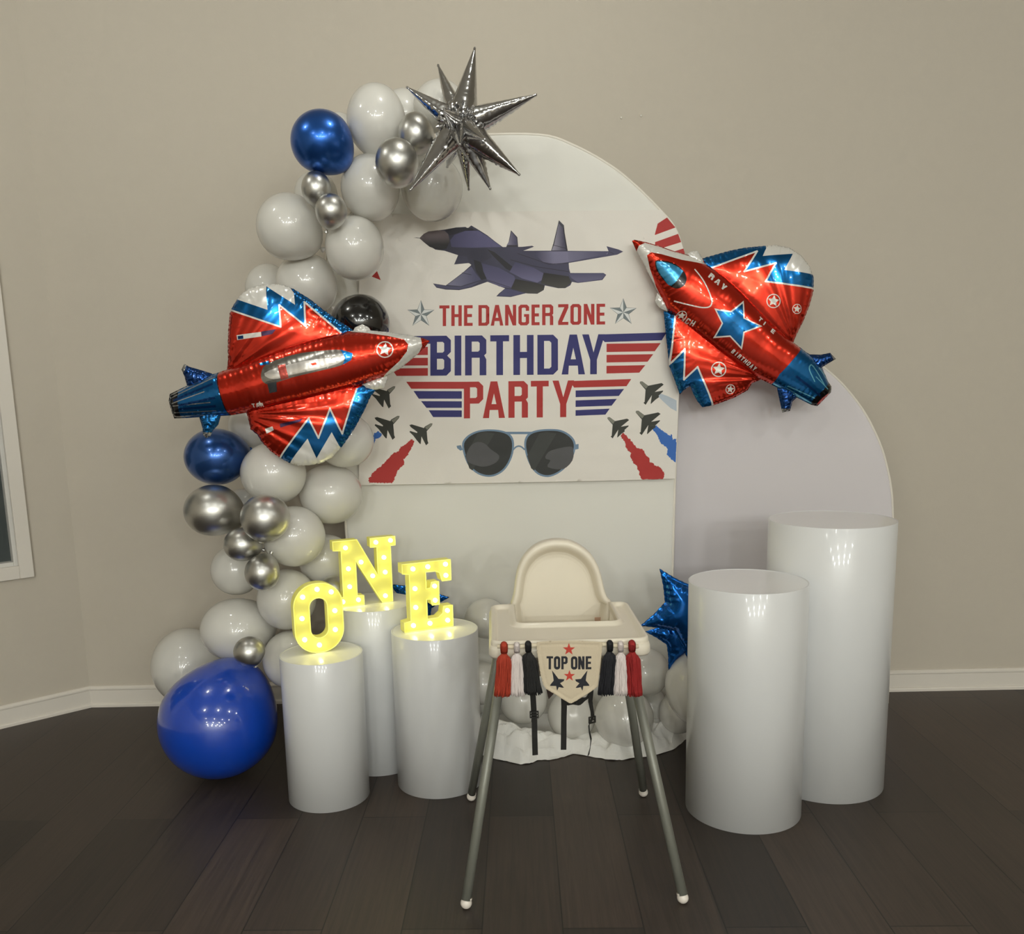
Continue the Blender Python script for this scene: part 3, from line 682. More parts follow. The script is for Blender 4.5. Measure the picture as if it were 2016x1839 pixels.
BALLOONS = [
    ('white', -0.335, 2.922, 2.075, 0.091, 0.107, (0.25, 0.6, -0.9), 'big white balloon at the top of the garland, right of the blue one'),
    ('white', -0.262, 3.072, 2.130, 0.077, 0.082, None, 'white balloon half hidden between the two highest white balloons'),
    ('white', -0.140, 2.969, 2.125, 0.083, 0.079, None, 'white balloon behind the upper left spikes of the silver starburst'),
    ('chrome_blue', -0.494, 2.853, 1.999, 0.094, 0.092, (0.75, 0.35, -0.75), 'metallic blue balloon near the top left of the garland, tail pointing right'),
    ('white', -0.479, 3.098, 2.100, 0.053, 0.053, None, 'white balloon peeking out behind the upper metallic blue balloon'),
    ('chrome_silver', -0.209, 2.850, 2.014, 0.055, 0.063, None, 'silver chrome balloon close beside the left spikes of the starburst'),
    ('chrome_silver', -0.261, 2.760, 1.913, 0.064, 0.070, (0.3, 0.8, 0.4), 'silver chrome balloon just below the one beside the starburst, largest near the top'),
    ('white', -0.364, 2.938, 1.883, 0.093, 0.101, (0.2, 0.7, -0.4), 'white balloon below the upper silver pair, overlapped by the lower silver one'),
    ('white', -0.177, 3.020, 1.895, 0.100, 0.103, None, 'white balloon below the starburst, in front of the arch'),
    ('white', -0.563, 3.083, 1.902, 0.070, 0.067, None, 'white balloon tucked behind the small silver balloon below the upper blue one'),
    ('chrome_silver', -0.516, 2.837, 1.862, 0.045, 0.052, (0.3, 0.4, -0.8), 'small silver balloon directly under the upper metallic blue balloon'),
    ('chrome_silver', -0.468, 2.795, 1.789, 0.048, 0.051, (-0.35, 0.5, -0.75), 'small silver balloon between two big white ones, with a knot below it'),
    ('white', -0.627, 2.933, 1.770, 0.101, 0.103, (0.7, 0.5, -0.45), 'large white balloon sticking out on the upper left side of the garland'),
    ('white', -0.421, 2.916, 1.700, 0.093, 0.099, (-0.6, 0.5, 0.6), 'white balloon just above the black balloon, overlapping the banner edge'),
    ('white', -0.606, 3.052, 1.611, 0.101, 0.098, None, 'shaded white balloon above the wing of the left jet balloon'),
    ('white', -0.773, 3.220, 1.614, 0.080, 0.086, None, 'white balloon farthest left just above the left jet balloon'),
    ('black_latex', -0.421, 2.960, 1.471, 0.096, 0.094, None, 'glossy black balloon behind the nose of the left jet balloon'),
    ('pearl_blue', -0.916, 2.950, 1.052, 0.106, 0.094, (0.6, 0.7, 0.1), 'pearl dark blue balloon under the tail of the left jet balloon'),
    ('white', -0.826, 3.100, 1.142, 0.088, 0.081, None, 'white balloon behind the lower wing root of the left jet balloon'),
    ('white', -0.491, 2.959, 1.095, 0.096, 0.091, None, 'white balloon behind the lower wing tip of the left jet, beside the banner'),
    ('white', -0.720, 2.903, 0.996, 0.107, 0.102, None, 'white balloon right of the pearl blue balloon, below the left jet wing'),
    ('white', -0.555, 2.999, 0.912, 0.107, 0.102, None, 'white balloon at the bottom left corner of the banner'),
    ('chrome_silver', -0.912, 2.860, 0.884, 0.095, 0.084, (0.8, 0.4, -0.5), 'largest silver chrome balloon, below the pearl blue balloon on the far left'),
    ('chrome_silver', -0.710, 2.720, 0.875, 0.076, 0.075, (-0.3, 0.5, -0.8), 'silver chrome balloon touching the right side of the largest silver one'),
    ('white', -0.874, 3.050, 0.881, 0.060, 0.051, None, 'small bit of white balloon between the two larger silver balloons'),
    ('white', -0.659, 2.869, 0.791, 0.102, 0.100, None, 'white balloon right of the middle silver cluster'),
    ('white', -0.591, 3.020, 0.681, 0.092, 0.092, None, 'white balloon behind and left of the lit letter N'),
    ('chrome_silver', -0.804, 2.783, 0.783, 0.060, 0.054, (0.5, 0.5, -0.3), 'small silver balloon beneath the pair of larger silver balloons'),
    ('chrome_silver', -0.738, 2.747, 0.698, 0.055, 0.058, (0.3, 0.7, 0.75), 'lowest small silver balloon of the middle silver cluster'),
    ('white', -0.894, 3.000, 0.657, 0.087, 0.087, None, 'white balloon on the left edge behind the lowest small silver of the cluster'),
    ('white', -0.700, 2.884, 0.576, 0.098, 0.102, None, 'white balloon above and left of the lit letter O'),
    ('chrome_silver', -0.545, 2.900, 0.601, 0.049, 0.048, None, 'small silver balloon just behind the lit letter O, left of the N plinth'),
    ('white', -0.882, 2.924, 0.466, 0.126, 0.107, None, 'large oval white balloon above the big royal blue balloon'),
    ('white', -1.169, 3.220, 0.248, 0.134, 0.144, None, 'big white balloon at the lower far left, near the baseboard'),
    ('chrome_silver', -0.761, 2.620, 0.477, 0.048, 0.047, (0.1, 0.5, -0.9), 'small silver balloon resting on top of the big royal blue balloon'),
    ('royal_blue', -0.925, 2.781, 0.197, 0.193, 0.189, (0.35, 0.35, 0.8), 'giant royal blue balloon on the floor at the lower left'),
    ('white', -0.696, 2.850, 0.379, 0.088, 0.097, None, 'white balloon between the royal blue balloon and the plinth of letter O'),
    ('white', -0.039, 3.050, 0.449, 0.077, 0.072, None, 'white balloon between the plinth of letter E and the high chair tray'),
    ('white', -0.056, 3.027, 0.218, 0.082, 0.076, None, 'white balloon low down, just right of the plinth of letter E'),
    ('white', 0.087, 3.063, 0.140, 0.088, 0.088, (0, 1, 0.4), 'white balloon on the floor behind the left legs of the high chair'),
    ('white', 0.260, 3.020, 0.094, 0.087, 0.091, (0, 1, 0.5), 'white balloon on the floor behind the middle harness strap'),
    ('white', 0.433, 2.935, 0.113, 0.103, 0.103, (0, 1, 0.5), 'large white balloon on the floor behind the right legs of the high chair'),
    ('white', 0.523, 3.054, 0.236, 0.091, 0.089, None, 'white balloon below the blue star balloons, right of the chair tray'),
    ('white', 0.689, 2.853, 0.247, 0.130, 0.137, None, 'large white balloon partly hidden behind the shorter right-hand plinth'),
    ('white', 0.633, 2.984, 0.104, 0.068, 0.072, None, 'white balloon low on the crumpled cloth beside the shorter right-hand plinth'),
    ('white', 0.556, 3.088, 0.090, 0.063, 0.063, None, 'small shaded white balloon at the back behind the right front chair leg'),
]

# ------------------------------------------------------------------ latex balloons
def latex(name, col, rough=.28, coat=.6, trans=.0, metal=0):
    m = mat(name, col, rough, metal=metal, coat=coat, var=.03, bscale=30)
    if trans:
        nt = m.node_tree; N = nt.nodes; L = nt.links; b = N['Principled BSDF']; out = N['Material Output']
        t = N.new('ShaderNodeBsdfTranslucent'); t.inputs['Color'].default_value = (*lin(col), 1); mx = N.new('ShaderNodeMixShader'); mx.inputs[0].default_value = trans
        L.new(b.outputs[0], mx.inputs[1]); L.new(t.outputs[0], mx.inputs[2]); L.new(mx.outputs[0], out.inputs['Surface'])
    return m
BM = {'white': latex('white_latex', (230, 228, 221), .34, 1.0, .2), 'chrome_silver': latex('silver_chrome_latex', (194, 193, 188), .36, .15, 0, 1),
      'chrome_blue': latex('blue_chrome_latex', (36, 88, 168), .3, .3, 0, .85), 'pearl_blue': latex('pearl_blue_latex', (42, 82, 146), .26, .4, 0, .75),
      'black_latex': latex('black_latex', (14, 13, 12), .16, .8), 'royal_blue': latex('royal_blue_latex', (6, 62, 170), .28, 1.0)}
CATN = {'white': 'white balloons of the garland', 'chrome_silver': 'silver chrome balloons of the garland'}
SPINE = [Vector(p) for p in ((-.1, 3.1, 2.1), (-.3, 3.1, 2.0), (-.45, 3.1, 1.8), (-.55, 3.1, 1.55), (-.62, 3.1, 1.25), (-.7, 3.1, 1.0), (-.7, 3.1, .75), (-.72, 3.1, .5), (-.85, 3.1, .3), (-.3, 3.12, .3), (.1, 3.12, .25), (.35, 3.12, .2), (.6, 3.12, .25))]
def balloon(kind, x, y, z, rx, rz, tail, label):
    c = Vector((x, y, z)); ry = (rx + rz) / 2
    if tail is None:
        s = min(SPINE, key=lambda q: (q - c).length); t = (s - c); t.y = max(t.y, .06)
        if t.length < .02: t = Vector((0, 1, 0))
    else: t = Vector(tail)
    t.normalize(); q = Vector((0, 0, -1)).rotation_difference(t)   # local -z is the tail
    V = []; n = 28; seg = 40; prof = []
    for i in range(n + 1):
        th = math.pi * i / n; a = math.cos(th); r = math.sin(th)
        k = max(0, -a); r2 = r * (1 - .06 * k); a2 = a if a > 0 else a * (1 + .13 * k ** 3) 
        r2 += .05 * (k ** 18) * 0
        prof.append((r2, a2))
    sc = Vector((rx, ry, rz))
    vv = []
    for r, a in prof:
        for k in range(seg):
            an = 2 * math.pi * k / seg; p = q @ Vector((r * math.cos(an), r * math.sin(an), a)); vv.append((p.x * rx, p.y * ry, p.z * rz))
    Fc = [(i * seg + k, (i + 1) * seg + k, (i + 1) * seg + (k + 1) % seg, i * seg + (k + 1) % seg) for i in range(n) for k in range(seg)]
    nm = {'white': 'white_balloon', 'chrome_silver': 'silver_balloon', 'chrome_blue': 'blue_balloon', 'pearl_blue': 'blue_balloon', 'black_latex': 'black_balloon', 'royal_blue': 'giant_balloon'}[kind]
    o = link(nm, vv, Fc, BM[kind], loc=c)
    bm = bmesh.new(); bm.from_mesh(o.data); bmesh.ops.remove_doubles(bm, verts=bm.verts, dist=1e-5); bmesh.ops.recalc_face_normals(bm, faces=bm.faces); bm.to_mesh(o.data); bm.free()
    o.data.polygons.foreach_set('use_smooth', [True] * len(o.data.polygons))
    tag(o, label, 'balloon', CATN.get(kind))
    # neck and rolled lip
    base = Vector((t.x * rx, t.y * ry, t.z * rz)) * 1.1; s = .9 if ry > .06 else .65
    kp = [(.0085, -.012), (.007, 0), (.0048, .006), (.0042, .009), (.0065, .012), (.0078, .016), (.0105, .019), (.0112, .021), (.0100, .0225), (.007, .022), (0, .018)]
    V, Fc = lathe([(r * s, z * s) for r, z in kp], 14); q2 = Vector((0, 0, 1)).rotation_difference(t)
    V = [base + q2 @ Vector(v) for v in V]; link('knot', V, Fc, BM[kind], o)
    return o
for b in BALLOONS: balloon(*b)

# ------------------------------------------------------------------ foil balloons
M_foil = print_mat('printed_foil', .2, metal_rough=.2, coat=.35)
FR = K(196, 44, 22, .85); FB = K(10, 96, 158, .85); FW = K(222, 220, 214, .25); FK = K(14, 14, 16, .5); FDB = K(8, 58, 120, .85); FS = K(176, 178, 178, .9); FLT = K(120, 200, 230, .8)
# ---- starburst
def starburst():
    Y = 2.72; c = atY(907, 248, Y)
    tips = [((935, 93), .02, .055), ((862, 127), .10, .04), ((800, 171), .05, .042), ((1057, 186), -.02, .05), ((1024, 345), -.04, .052), ((966, 374), .03, .046), ((923, 375), .12, .036), ((806, 376), -.10, .05), ((1000, 205), .16, .045), ((880, 330), .2, .045), ((845, 300), .21, .04), ((955, 275), -.22, .04), ((870, 215), -.2, .036), ((905, 285), -.2, .036)]
    e = empty('starburst_balloon', c, 'silver foil starburst balloon with many long spikes at the top of the garland', 'foil balloon')
    m = mat('silver_foil', (186, 186, 187), .13, metal=1, coat=.2, bump=.5, bscale=45)
    m2 = m
    for i, ((px, py), dy, r) in enumerate(tips):
        tp = atY(px, py, Y + dy) - c; L = tp.length; t = tp.normalized()
        x = t.cross(Vector((0, 1, 0))).normalized() if abs(t.y) < .9 else Vector((1, 0, 0)); y = x.cross(t)
        rnd = random.Random(i); an0 = rnd.uniform(0, 3); V = []; nr = 60; seg = 24
        for j in range(nr + 1):
            u = j / nr; a = u * L; k = (1 - u)
            rad = r * 1.25 * (k ** .95) * min(1, (u + .02) / .10) ** .5 * .72 + .0014
            if u > .97: rad = .0022 + .002 * math.sin((u - .97) * 100)
            for s in range(seg):
                th = 2 * math.pi * s / seg; cc, ss = math.cos(th + an0), math.sin(th + an0)
                # three seams pinch the cone to flat facets
                rr = rad * (1 - .16 * abs(math.sin(1.5 * th)) ** .5 + .12)
                sm = max(0, 1 - abs(math.sin(1.5 * th)) * 3)
                wr = (noise.noise(Vector((a * 150, th * 2.0, i * 3.3)))) * (.10 * math.exp(-u * 7) + .05 * sm + .012)
                rr *= 1 + 2.2 * wr
                V.append(t * a + (x * cc + y * ss) * rr)
        Fc = [(j * seg + s, j * seg + (s + 1) % seg, (j + 1) * seg + (s + 1) % seg, (j + 1) * seg + s) for j in range(nr) for s in range(seg)]
        Fc.append(tuple(nr * seg + s for s in range(seg)))
        V = [tuple(v) for v in V]; V2 = []
        link('spike', V, Fc, m, e)
    # crumpled middle
    bm = bmesh.new(); bmesh.ops.create_icosphere(bm, subdivisions=5, radius=.056)
    for v in bm.verts:
        n1 = noise.noise(v.co * 110); n2 = noise.noise(v.co * 420 + Vector((5, 1, 2))); v.co *= 1 + .45 * n1 + .22 * n2
    bm_obj('crumpled_core', bm, m, e, smooth=False)
starburst()

def jet(label, ox, oy, s, Y, parts, name='jet_balloon', center=None, roll=0):
    cc = atY(center[0] / s + ox, center[1] / s + oy, Y)
    e = empty(name, (cc.x, Y, cc.z), label, 'foil balloon', 'red jet-shaped foil balloons')
    for pn, outl, lay, base, thick, dy, kw in parts:
        ol = plane_pts(outl, ox, oy, s, Y); ly = [(plane_pts(p, ox, oy, s, Y), c) for p, c in lay]
        if 'fold' in kw: kw = dict(kw, fold=(plane_pts([kw['fold'][0]], ox, oy, s, Y)[0], kw['fold'][1], kw['fold'][2]))
        foil(pn, ol, ly, base, thick, M_foil, e, loc=(0, dy, 0), origin=(cc.x, cc.z), **kw)
    return e

def roundel(cx, cy, r):
    return [(circ(cx, cy, r), FW), (circ(cx, cy, r * .86), None), (star5(cx, cy, r * .82, .1, .48), FW)]

def text(word, x0, y0, ang, h, wd, gap, col, st):
    out = []; x = 0; ca, sa = math.cos(ang), math.sin(ang)
    for ch in word:
        if ch != ' ':
            for p, c in glyph(ch, x, x + wd, 0, h, st, col): out.append(([(x0 + a * ca - b * sa, y0 + a * sa + b * ca) for a, b in p], c))
        x += wd + gap
    return out

# left jet, crop frame (300,530) x3.36
p = []
upw = [(480, 700), (492, 600), (490, 520), (493, 400), (503, 290), (522, 245), (548, 203), (582, 158), (640, 120), (720, 98), (800, 93), (870, 103), (930, 128), (1040, 196), (1130, 268), (1240, 345), (1305, 385), (1420, 480), (1300, 560), (900, 680)]
zz = [(505, 266), (860, 385), (848, 240), (1022, 378), (1008, 218), (1245, 418)]
lay = [([(470, 254)] + zz[0:] + [(1340, 470), (1400, 300), (900, 40), (500, 40)], FB)] + stroke(zz, 11, FW) + [
    ([(545, 195), (773, 273), (752, 112), (760, 60), (560, 60)], FW), ([(752, 112), (950, 238), (938, 160), (890, 100), (800, 60), (752, 60)], FW),
    ([(563, 438), (730, 418), (734, 448), (567, 470)], FW), ([(570, 444), (610, 440), (612, 462), (573, 466)], FDB), ([(732, 416), (830, 400), (805, 432), (736, 446)], K(70, 50, 90, .8))]
p.append(('wing', upw, lay, FR, .036, .012, dict(seed=2, fold=((470, 700), 22, .0026), scallop=.0016)))
low = [(600, 900), (900, 800), (1200, 740), (1400, 760), (1478, 798), (1440, 845), (1400, 935), (1335, 1055), (1272, 1148), (1235, 1195), (1190, 1245), (1120, 1285), (1040, 1300), (960, 1305), (900, 1285), (835, 1250), (770, 1202), (715, 1145), (688, 1098), (642, 1062), (628, 1000)]
zz = [(830, 1262), (1043, 985), (1106, 1115), (1182, 922), (1258, 1088), (1352, 790)]
lay = [([(800, 1300)] + zz + [(1500, 700), (1560, 1000), (1200, 1400), (900, 1400)], FB)] + stroke(zz, 11, FW) + [
    ([(898, 1293), (1035, 1118), (1088, 1250), (1192, 1076), (1242, 1182), (1230, 1340), (950, 1340)], FW),
    ([(750, 1056), (802, 1038), (812, 1062), (762, 1087)], FW), ([(850, 1022), (1002, 988), (990, 1006), (856, 1046)], K(70, 50, 90, .8))]
p.append(('wing', low, lay, FR, .034, .012, dict(seed=3, fold=((590, 960), 22, .0026), scallop=.0016)))
p.append(('canard', [(1320, 420), (1335, 385), (1385, 362), (1430, 385), (1450, 420), (1400, 450)], [], FW, .012, .01, dict(seed=4, spacing=.004)))
p.append(('canard', [(1380, 760), (1450, 720), (1545, 690), (1552, 730), (1530, 785), (1470, 800), (1410, 795)], [], FW, .012, .01, dict(seed=5, spacing=.004)))
p.append(('tail_fin', [(188, 664), (206, 626), (240, 645), (320, 668), (390, 690), (420, 760), (230, 790), (222, 760), (206, 705)], [([(150, 640), (230, 600), (215, 670), (195, 690)], FS)], FDB, .016, .006, dict(seed=6, spacing=.004, pucker=.003, wave=.011)))
p.append(('tail_fin', [(300, 960), (312, 1000), (328, 1055), (330, 1095), (350, 1118), (380, 1105), (395, 1070), (432, 1030), (455, 950)], [([(310, 1080), (400, 1080), (380, 1140), (320, 1140)], FS)], FB, .016, .006, dict(seed=7, spacing=.004, pucker=.003, wave=.011)))
fus = [(1836, 474), (1790, 456), (1700, 436), (1560, 416), (1440, 405), (1310, 408), (1150, 436), (1000, 472), (850, 520), (700, 580), (560, 640), (435, 684), (380, 700), (250, 760), (115, 826), (108, 870), (118, 910), (130, 950), (145, 988), (230, 985), (360, 976), (515, 968), (650, 945), (800, 915), (1000, 872), (1200, 820), (1340, 778), (1460, 735), (1550, 705), (1640, 658), (1740, 575), (1800, 520)]
lay = [([(1310, 380), (1900, 380), (1900, 560), (1560, 760), (1500, 735), (1640, 610), (1690, 545), (1698, 500), (1670, 468), (1560, 443), (1420, 424), (1310, 412)], FW),
       ([(1768, 430), (1860, 440), (1860, 520), (1720, 640), (1690, 625), (1760, 560), (1786, 510), (1783, 480)], FR)]
lay += [([(430, 660), (455, 760), (490, 870), (520, 990), (90, 1010), (90, 800)], FB), ([(90, 810), (180, 790), (200, 1000), (90, 1010)], FK)]
for a, b in (((130, 855), (430, 715)), ((140, 890), (370, 810)), ((150, 905), (410, 880)), ((150, 950), (440, 935)), ((150, 975), (430, 965)), ((120, 840), (330, 735))): lay += stroke([a, b], 6, FS)
for a, b in (((160, 868), (420, 760)), ((200, 900), (440, 850)), ((200, 925), (440, 905))): lay += stroke([a, b], 15, FDB)
lay += stroke([(438, 684), (490, 870), (515, 968)], 6, FK)
lay += [(spline([(748, 690), (770, 640), (850, 600), (1000, 560), (1150, 542), (1260, 538), (1342, 562), (1332, 602), (1260, 642), (1100, 682), (950, 718), (850, 750), (790, 762), (755, 735)], k=3), K(120, 116, 110, .8)),
        (spline([(770, 690), (900, 640), (1100, 600), (1290, 590), (1240, 630), (1100, 668), (950, 700), (830, 730)], k=3), K(190, 186, 180, .6)),
        ([(1262, 536), (1342, 560), (1334, 604), (1278, 636), (1296, 590)], FB), ([(725, 625), (790, 608), (800, 630), (740, 640)], FB), ([(790, 755), (850, 745), (850, 810), (800, 820)], K(80, 84, 88, .7)),
        ([(855, 640), (905, 630), (930, 720), (880, 735)], K(150, 60, 50, .7)), ([(1070, 628), (1105, 620), (1112, 634), (1085, 640)], FR)]
lay += roundel(1549, 535, 55) + text('STAR', 650, 890, -.06, 26, 20, 6, FW, 6) + [(star5(730, 890, 20, 0, .45), FW)]
p.append(('fuselage', fus, lay, FR, .060, 0, dict(seed=8, pucker=.0014)))
jet('red and blue jet-shaped foil balloon on the left, nose pointing right over the banner', 300, 530, 3.36, 2.77, p, center=(900, 700))

# right jet, crop frame (1200,400) x3.36
p = []
upw = [(560, 420), (612, 362), (700, 338), (800, 310), (900, 290), (1000, 280), (1110, 272), (1200, 290), (1282, 345), (1332, 410), (1362, 490), (1360, 580), (1332, 680), (1292, 780), (1242, 880), (1222, 930), (1130, 960), (900, 800), (700, 560)]
zz = [(670, 430), (975, 318), (882, 456), (1090, 400), (1020, 522), (1370, 566)]
lay = [([(640, 440)] + zz + [(1460, 560), (1400, 200), (600, 250)], FB)] + stroke(zz, 11, FW) + [([(1008, 352), (1040, 292), (1050, 240), (1400, 240), (1400, 478), (1338, 468), (1145, 446), (1212, 335)], FW)] + roundel(1073, 651, 47) + roundel(1232, 702, 33)
p.append(('wing', upw, lay, FR, .036, .014, dict(seed=12, fold=((1235, 950), 22, .0026), scallop=.0016)))
low = [(362, 712), (370, 800), (380, 900), (392, 1000), (400, 1080), (432, 1160), (470, 1268), (495, 1240), (540, 1212), (556, 1255), (585, 1310), (620, 1352), (700, 1337), (830, 1290), (920, 1240), (952, 1192), (1080, 1140), (900, 1000), (700, 840), (500, 700)]
zz = [(436, 730), (400, 1066), (492, 966), (490, 1168), (575, 1084), (694, 1350)]
lay = [([(440, 690)] + zz + [(600, 1420), (300, 1300), (300, 690)], FB)] + stroke(zz, 11, FW) + roundel(713, 1100, 51) + roundel(795, 1231, 32)
p.append(('wing', low, lay, FR, .034, .014, dict(seed=13, fold=((1070, 1160), 22, .0026), scallop=.0012)))
p.append(('canard', [(500, 345), (545, 315), (585, 312), (610, 350), (650, 415), (560, 420)], [], FW, .012, .008, dict(seed=14, spacing=.004)))
p.append(('canard', [(318, 590), (302, 650), (330, 690), (385, 718), (400, 680), (360, 610)], [], FW, .012, .008, dict(seed=15, spacing=.004)))
p.append(('tail_fin', [(1310, 990), (1330, 1000), (1400, 1002), (1462, 990), (1502, 1030), (1450, 1060), (1410, 1085), (1415, 1135), (1380, 1140), (1320, 1060)], [([(1465, 960), (1530, 980), (1520, 1070), (1480, 1050)], FS)], FDB, .016, .004, dict(seed=16, spacing=.004, pucker=.003, wave=.011)))
p.append(('tail_fin', [(1110, 1225), (1160, 1190), (1250, 1280), (1215, 1310), (1196, 1375), (1145, 1385), (1128, 1310)], [([(1120, 1360), (1210, 1360), (1200, 1420), (1120, 1420)], FS)], FDB, .016, .004, dict(seed=17, spacing=.004, pucker=.003, wave=.011)))
fus = [(148, 250), (165, 242), (240, 257), (330, 283), (430, 318), (530, 345), (610, 385), (680, 425), (760, 480), (850, 560), (950, 660), (1080, 800), (1170, 885), (1275, 965), (1345, 1020), (1410, 1095), (1445, 1180), (1468, 1212), (1465, 1252), (1375, 1343), (1335, 1335), (1250, 1292), (1150, 1242), (1070, 1200), (980, 1155), (850, 1085), (700, 975), (560, 860), (440, 755), (380, 700), (330, 605), (285, 520), (230, 410), (180, 322)]
lay = [([(60, 200), (700, 200), (640, 412), (460, 384), (330, 345), (265, 332), (240, 352), (262, 440), (310, 560), (390, 715), (60, 700)], FW),
       ([(120, 220), (240, 238), (240, 262), (190, 285), (178, 322), (140, 320)], FR)]
lay += stroke([(240, 262), (330, 287), (430, 322), (520, 345)], 9, FR)
lay += stroke(spline([(545, 450), (600, 530), (645, 640), (640, 690), (590, 700), (500, 680), (415, 655)], closed=False, k=4), 8, FW)
cn = spline([(290, 398), (312, 386), (400, 405), (462, 450), (488, 505), (474, 555), (430, 575), (388, 560), (338, 510), (300, 450)], k=3)
lay += [(cn, FK), (spline([(298, 402), (316, 394), (396, 412), (456, 452), (462, 470), (392, 556), (344, 508), (308, 450)], k=3), K(40, 120, 160, .6))]
st = [(665, 706), (772, 722), (866, 652), (864, 766), (984, 820), (862, 864), (850, 974), (770, 890), (668, 897), (714, 802)]
cx, cy = 790, 810
lay += [(st, FW), ([(cx + (x - cx) * .88, cy + (y - cy) * .88) for x, y in st], FB)]
lay += [([(1290, 930), (1180, 1040), (1100, 1130), (1062, 1215), (1300, 1400), (1560, 1250)], FB)]
lay += [([(1480, 1150), (1420, 1210), (1335, 1290), (1310, 1360), (1420, 1400), (1520, 1260)], FK), (spline([(1370, 1335), (1378, 1305), (1430, 1262), (1452, 1262), (1430, 1300)], k=2), K(190, 60, 60, .3))]
lay += stroke(spline([(1330, 1180), (1296, 1110), (1300, 1078), (1325, 1082), (1400, 1200)], closed=False, k=3), 7, FLT)
for a, b in (((1160, 1225), (1330, 1325)), ((1160, 1210), (1340, 1290)), ((1340, 1150), (1430, 1230)), ((1370, 1090), (1445, 1190)), ((1080, 1196), (1250, 1285))): lay += stroke([a, b], 6, FLT)
lay += stroke([(1210, 1150), (1370, 1270)], 16, FDB)
lay += text('BIRTHDAY', 800, 968, .66, 26, 18, 8, FW, 6) + text('ARCH', 445, 735, .45, 34, 24, 9, FW, 7) + [(circ(468, 748, 26), None)] + roundel(467, 748, 30) + text('RAY', 655, 468, .72, 40, 36, 16, FW, 13) + text('TIME', 975, 755, .74, 30, 26, 12, FW, 8)
p.append(('fuselage', fus, lay, FR, .060, 0, dict(seed=18, pucker=.0014)))
jet('red and blue jet-shaped foil balloon on the right, nose pointing up and left', 1200, 400, 3.36, 3.105, p, center=(780, 780))

# ---- blue foil stars
M_bluefoil = mat('blue_foil', (0, 92, 178), .16, metal=.85, coat=.4)
def blue_star(cx, cy, r, Y, rot, label, inner=.5, thick=.05, pts=None):
    c = atY(cx, cy, Y); o2 = pts or star5(cx, cy, r, rot, inner)
    ol = []
    q = [(atY(x, y, Y).x, atY(x, y, Y).z) for x, y in o2]; n = len(q)
    for i in range(n):   # edges bow inwards
        a = np.array(q[i]); b = np.array(q[(i + 1) % n]); m = (a + b) / 2; cc = np.array((c.x, c.z)); m = m + (cc - m) * .04
        ol += [tuple(a), tuple((a + m) / 2 * 1.0), tuple(m), tuple((b + m) / 2)]
    e = empty('star_balloon', (c.x, Y, c.z), label, 'foil balloon', 'blue foil star balloons')
    o = foil('star_skin', ol, [], K(0, 92, 178, .85), thick, M_foil, e, loc=(0, 0, 0), origin=(c.x, c.z), seam=.008, seed=int(cx), pucker=.003, wave=.02, scallop=.0012)
    return e
blue_star(1357, 1202, 102, 2.76, -.618, 'bright blue foil star balloon, the higher one left of the shorter right plinth', .5, .045)
blue_star(1345, 1250, 76, 2.86, -.23, 'dark blue foil star balloon, the lower one half hidden behind the other star', .5, .025)
blue_star(822, 1182, 64, 3.05, .22, 'small blue foil star balloon behind the lit letters N and E', .5, .035)

# ------------------------------------------------------------------ plinths
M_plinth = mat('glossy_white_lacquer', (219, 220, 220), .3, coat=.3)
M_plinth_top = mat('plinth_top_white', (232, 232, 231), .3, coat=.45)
def plinth(x, y, r, h, label):
    e = empty('display_plinth', (x, y, 0), label, 'plinth', 'round white display plinths')
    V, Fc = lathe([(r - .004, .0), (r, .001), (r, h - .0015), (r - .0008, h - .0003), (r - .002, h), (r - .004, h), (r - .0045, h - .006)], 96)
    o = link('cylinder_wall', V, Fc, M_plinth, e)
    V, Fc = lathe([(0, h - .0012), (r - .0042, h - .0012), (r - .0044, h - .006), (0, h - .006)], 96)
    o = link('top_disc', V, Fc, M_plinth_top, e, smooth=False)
    return e
plinth(1.024, 2.661, .185, .838, 'tallest white cylinder plinth, at the far right')
plinth(.721, 2.476, .167, .695, 'second tallest white cylinder plinth, front of the pair on the right')
plinth(-.543, 2.626, .126, .467, 'shortest white cylinder plinth, carrying the lit letter O')
plinth(-.198, 2.712, .137, .510, 'white cylinder plinth carrying the lit letter E')
plinth(-.412, 2.885, .136, .560, 'white cylinder plinth at the back carrying the lit letter N')

